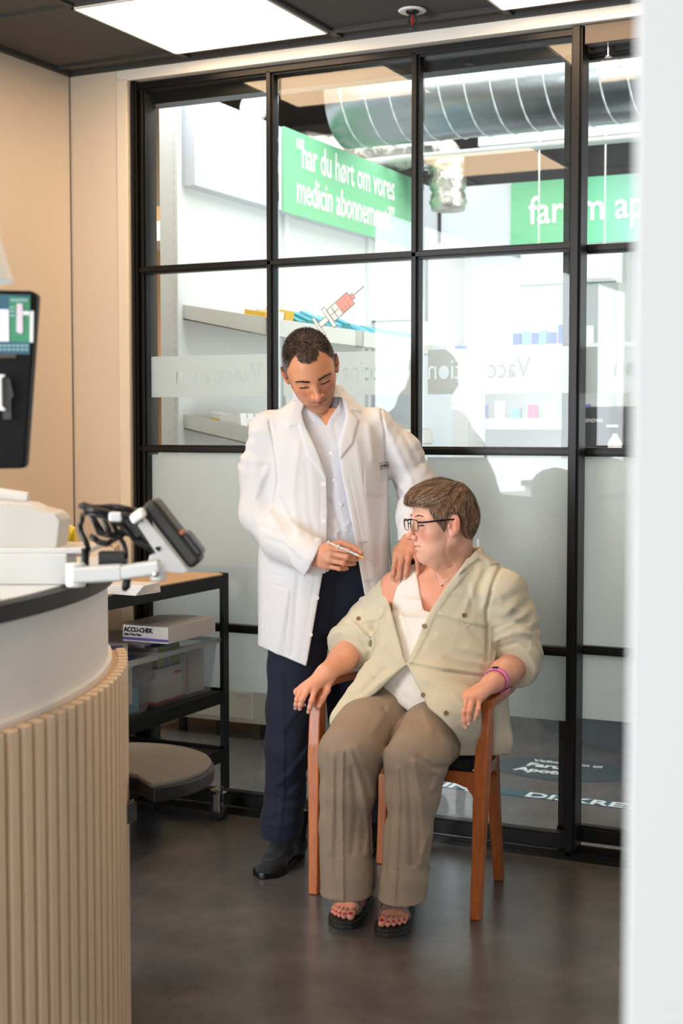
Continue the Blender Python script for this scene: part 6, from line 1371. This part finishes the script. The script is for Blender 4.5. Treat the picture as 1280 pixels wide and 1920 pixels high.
# trousers
TR = [P(735, 1330, 4.25), P(690, 1372, 4.10), P(657, 1415, 3.985), P(651, 1488, 3.965), P(643, 1550, 3.955), P(647, 1600, 3.945), P(651, 1642, 3.935), P(649, 1700, 3.925), P(649, 1790, 3.91)]
TL = [P(845, 1345, 4.20), P(808, 1380, 4.06), P(780, 1424, 3.935), P(774, 1488, 3.92), P(764, 1564, 3.905), P(760, 1600, 3.90), P(757, 1650, 3.89), P(751, 1706, 3.88), P(750, 1800, 3.86)]
def f_wtr(p):
    x, y, z = topix(p); d1 = chain(p, TR, [.105, .098, .088, .072, .061, .064, .067, .069, .071], .03); d2 = chain(p, TL, [.105, .090, .084, .071, .061, .057, .060, .062, .064], .03)
    d1 += .0030*vnoise(p*A3([20, 20, 4])); d2 += .0030*vnoise(p*A3([20, 20, 4])+9); d = smin(d1, d2, .008); d = smin(d, ell(p, P(800, 1340, 4.27), (.17, .13, .11)), .03)
    det = np.zeros(x.shape, F32)
    for pl, w_, a_ in (([(643, 1408), (641, 1500), (642, 1600), (643, 1700)], 2.6, .007), ([(745, 1440), (748, 1500), (744, 1600), (738, 1700)], 3.0, .006), ([(655, 1405), (680, 1480), (692, 1560), (688, 1600)], 6, .007), ([(668, 1400), (690, 1450), (700, 1490)], 6, .005), ([(662, 1440), (668, 1520), (660, 1600)], 6, -.005), ([(625, 1410), (622, 1500), (618, 1600)], 6, .005), ([(612, 1420), (610, 1520)], 5, -.004), ([(630, 1430), (632, 1540), (628, 1640)], 4, -.004),
        ([(775, 1430), (790, 1500), (796, 1570), (790, 1620)], 6, .007), ([(765, 1440), (770, 1520), (772, 1620)], 6, -.005), ([(800, 1420), (822, 1455), (812, 1480)], 6, .006), ([(785, 1420), (812, 1440), (835, 1438)], 5, -.005), ([(730, 1450), (728, 1550), (722, 1650)], 5, -.004), ([(606, 1612), (640, 1614), (694, 1618)], 1.2, .0018), ([(722, 1625), (760, 1628), (796, 1632)], 1.2, .0018), ([(805, 1560), (792, 1600), (806, 1626)], 4, .006),
        ([(740, 1310), (700, 1370)], 8, .004), ([(720, 1330), (740, 1360), (728, 1400)], 5, -.006), ([(790, 1330), (810, 1370)], 7, .004)): det += ridge(x, y, pl, w_, a_)
    d = d-det; hem = .0 ; return smax(np.maximum(d, .116-p[..., 2]), (z-4.40), .01)
skin_obj('trousers', f_wtr, *bounds([P(600, 1710, 3.9), P(880, 1290, 4.3), P(790, 1700, 3.9)], .13), .0042, M_taupe, wo, slack=2)
# wrist band
c = P(931, 1274, 4.065); ax = FAL[0]*0+(FAL[1]-FAL[2]); ax /= np.linalg.norm(ax); u = np.cross(ax, (0, 0, 1.0)); u /= np.linalg.norm(u); v = np.cross(u, ax)
M_bp = mat('pink_silicone', (240, 140, 205), .4); rw = .0335; m = MB(); rings = []
for k in range(40):
    a = 2*pi*k/40; e = u*cos(a)*rw+v*sin(a)*rw*.95; en = e/np.linalg.norm(e); rings.append([c+e+en*b+ax*a_ for a_, b in ((-.0095, 0), (-.0085, .0026), (.0085, .0026), (.0095, 0))])
m.loft(rings+[rings[0]], True, False); wb = m.build('wrist_band', M_bp, wo, smooth=True)
dv2 = -FW*.5+np.array([0, 0, 1.0])-RT*.35; dv2 -= ax*(dv2@ax); dv2 /= np.linalg.norm(dv2); m = MB(); m.obox(c+dv2*(rw+.0028), ax, np.cross(ax, dv2), dv2, .012, .017, .002); m.build('display', M_dark, wb, bevel=.0006)
e = RT*.6-np.array([0, 0, 1.0]); e -= ax*(e@ax); e /= np.linalg.norm(e); m = MB(); m.obox(c+e*(rw+.003)-FW*.006+RT*.006, ax, np.cross(ax, e), e, .012, .030, .003); m.build('strap_end', M_bp, wb, bevel=.001)
# sandals
M_sand = mat('sandal_rubber', (40, 40, 40), .6); M_strap = mat('taupe_strap', (150, 138, 134), .6, mottle=(160, (90, 84, 84), .8)); M_strap2 = mat('dark_strap', (62, 58, 56), .6)
for fi, X in enumerate(FT):
    fX = f_foot(X)
    def f_sl(p, X=X):
        h = X(0, 0, 0); u = X(1, 0, 0)-h; n_ = X(0, 1, 0)-h; q = p-A3(h); a = q@A3(u); b = q@A3(n_); mid = np.interp(a, [0, .1, .2, .25], [0, .002, -.002, .004]); w = np.interp(a, [-.012, -.004, .02, .08, .14, .19, .22, .245, .254], [.008, .022, .034, .033, .041, .048, .043, .026, .006]); d = np.abs(b-mid)-w
        d = np.maximum(np.maximum(d*.8, np.abs(p[..., 2]-.0105)-.0105), np.maximum(-a-.012, a-.254)); return d-.002*(np.abs(p[..., 2]-.012) > .0025)
    lo, hi = bounds([X(0, 0, .01), X(.25, 0, .04)], .065); lo[2] = -.004; so = skin_obj('sandal', f_sl, lo, hi, .003, M_sand, wo, slack=3)
    def strap(path, mt, w=.0075, nm='strap'):
        pts = []
        K = 16
        for i in range(K+1):
            t = i/K*(len(path)-1); j = min(int(t), len(path)-2); s = t-j; a, b, c_ = [path[j][k]*(1-s)+path[j+1][k]*s for k in range(3)]; q = np.array(X(a, b, c_))
            for _ in range(8): vv = float(fX(A3([q]))[0]); g_ = grad(fX, [q])[0].astype(float); q = q-g_*(vv-.0015)*.9
            q[2] = max(q[2], .024); pts.append((q, grad(fX, [q])[0].astype(float)))
        m = MB(); rg_ = []
        for i, (q, g_) in enumerate(pts):
            t = pts[min(i+1, K)][0]-pts[max(i-1, 0)][0]; t /= np.linalg.norm(t)+1e-9; s_v = np.cross(t, g_); s_v /= np.linalg.norm(s_v)+1e-9; rg_.append([q-s_v*w, q-s_v*w+g_*.0022, q+s_v*w+g_*.0022, q+s_v*w])
        m.loft(rg_); m.build(nm, mt, so, smooth='auto')
    strap([(.185, .050, .028), (.178, .030, .05), (.165, .0, .065), (.16, -.022, .055), (.165, -.048, .028)], M_strap)
    strap([(.20, .048, .03), (.175, .036, .05), (.15, .02, .065), (.135, -.01, .07), (.12, -.045, .03)], M_strap)
    strap([(.13, .046, .028), (.122, .03, .07), (.115, .0, .085), (.112, -.025, .07), (.12, -.046, .028)], M_strap2, .009)
    strap([(.06, .045, .04), (.02, .038, .055), (-.002, 0, .06), (.02, -.038, .055), (.06, -.045, .04)], M_strap2, .009, 'heel_strap')
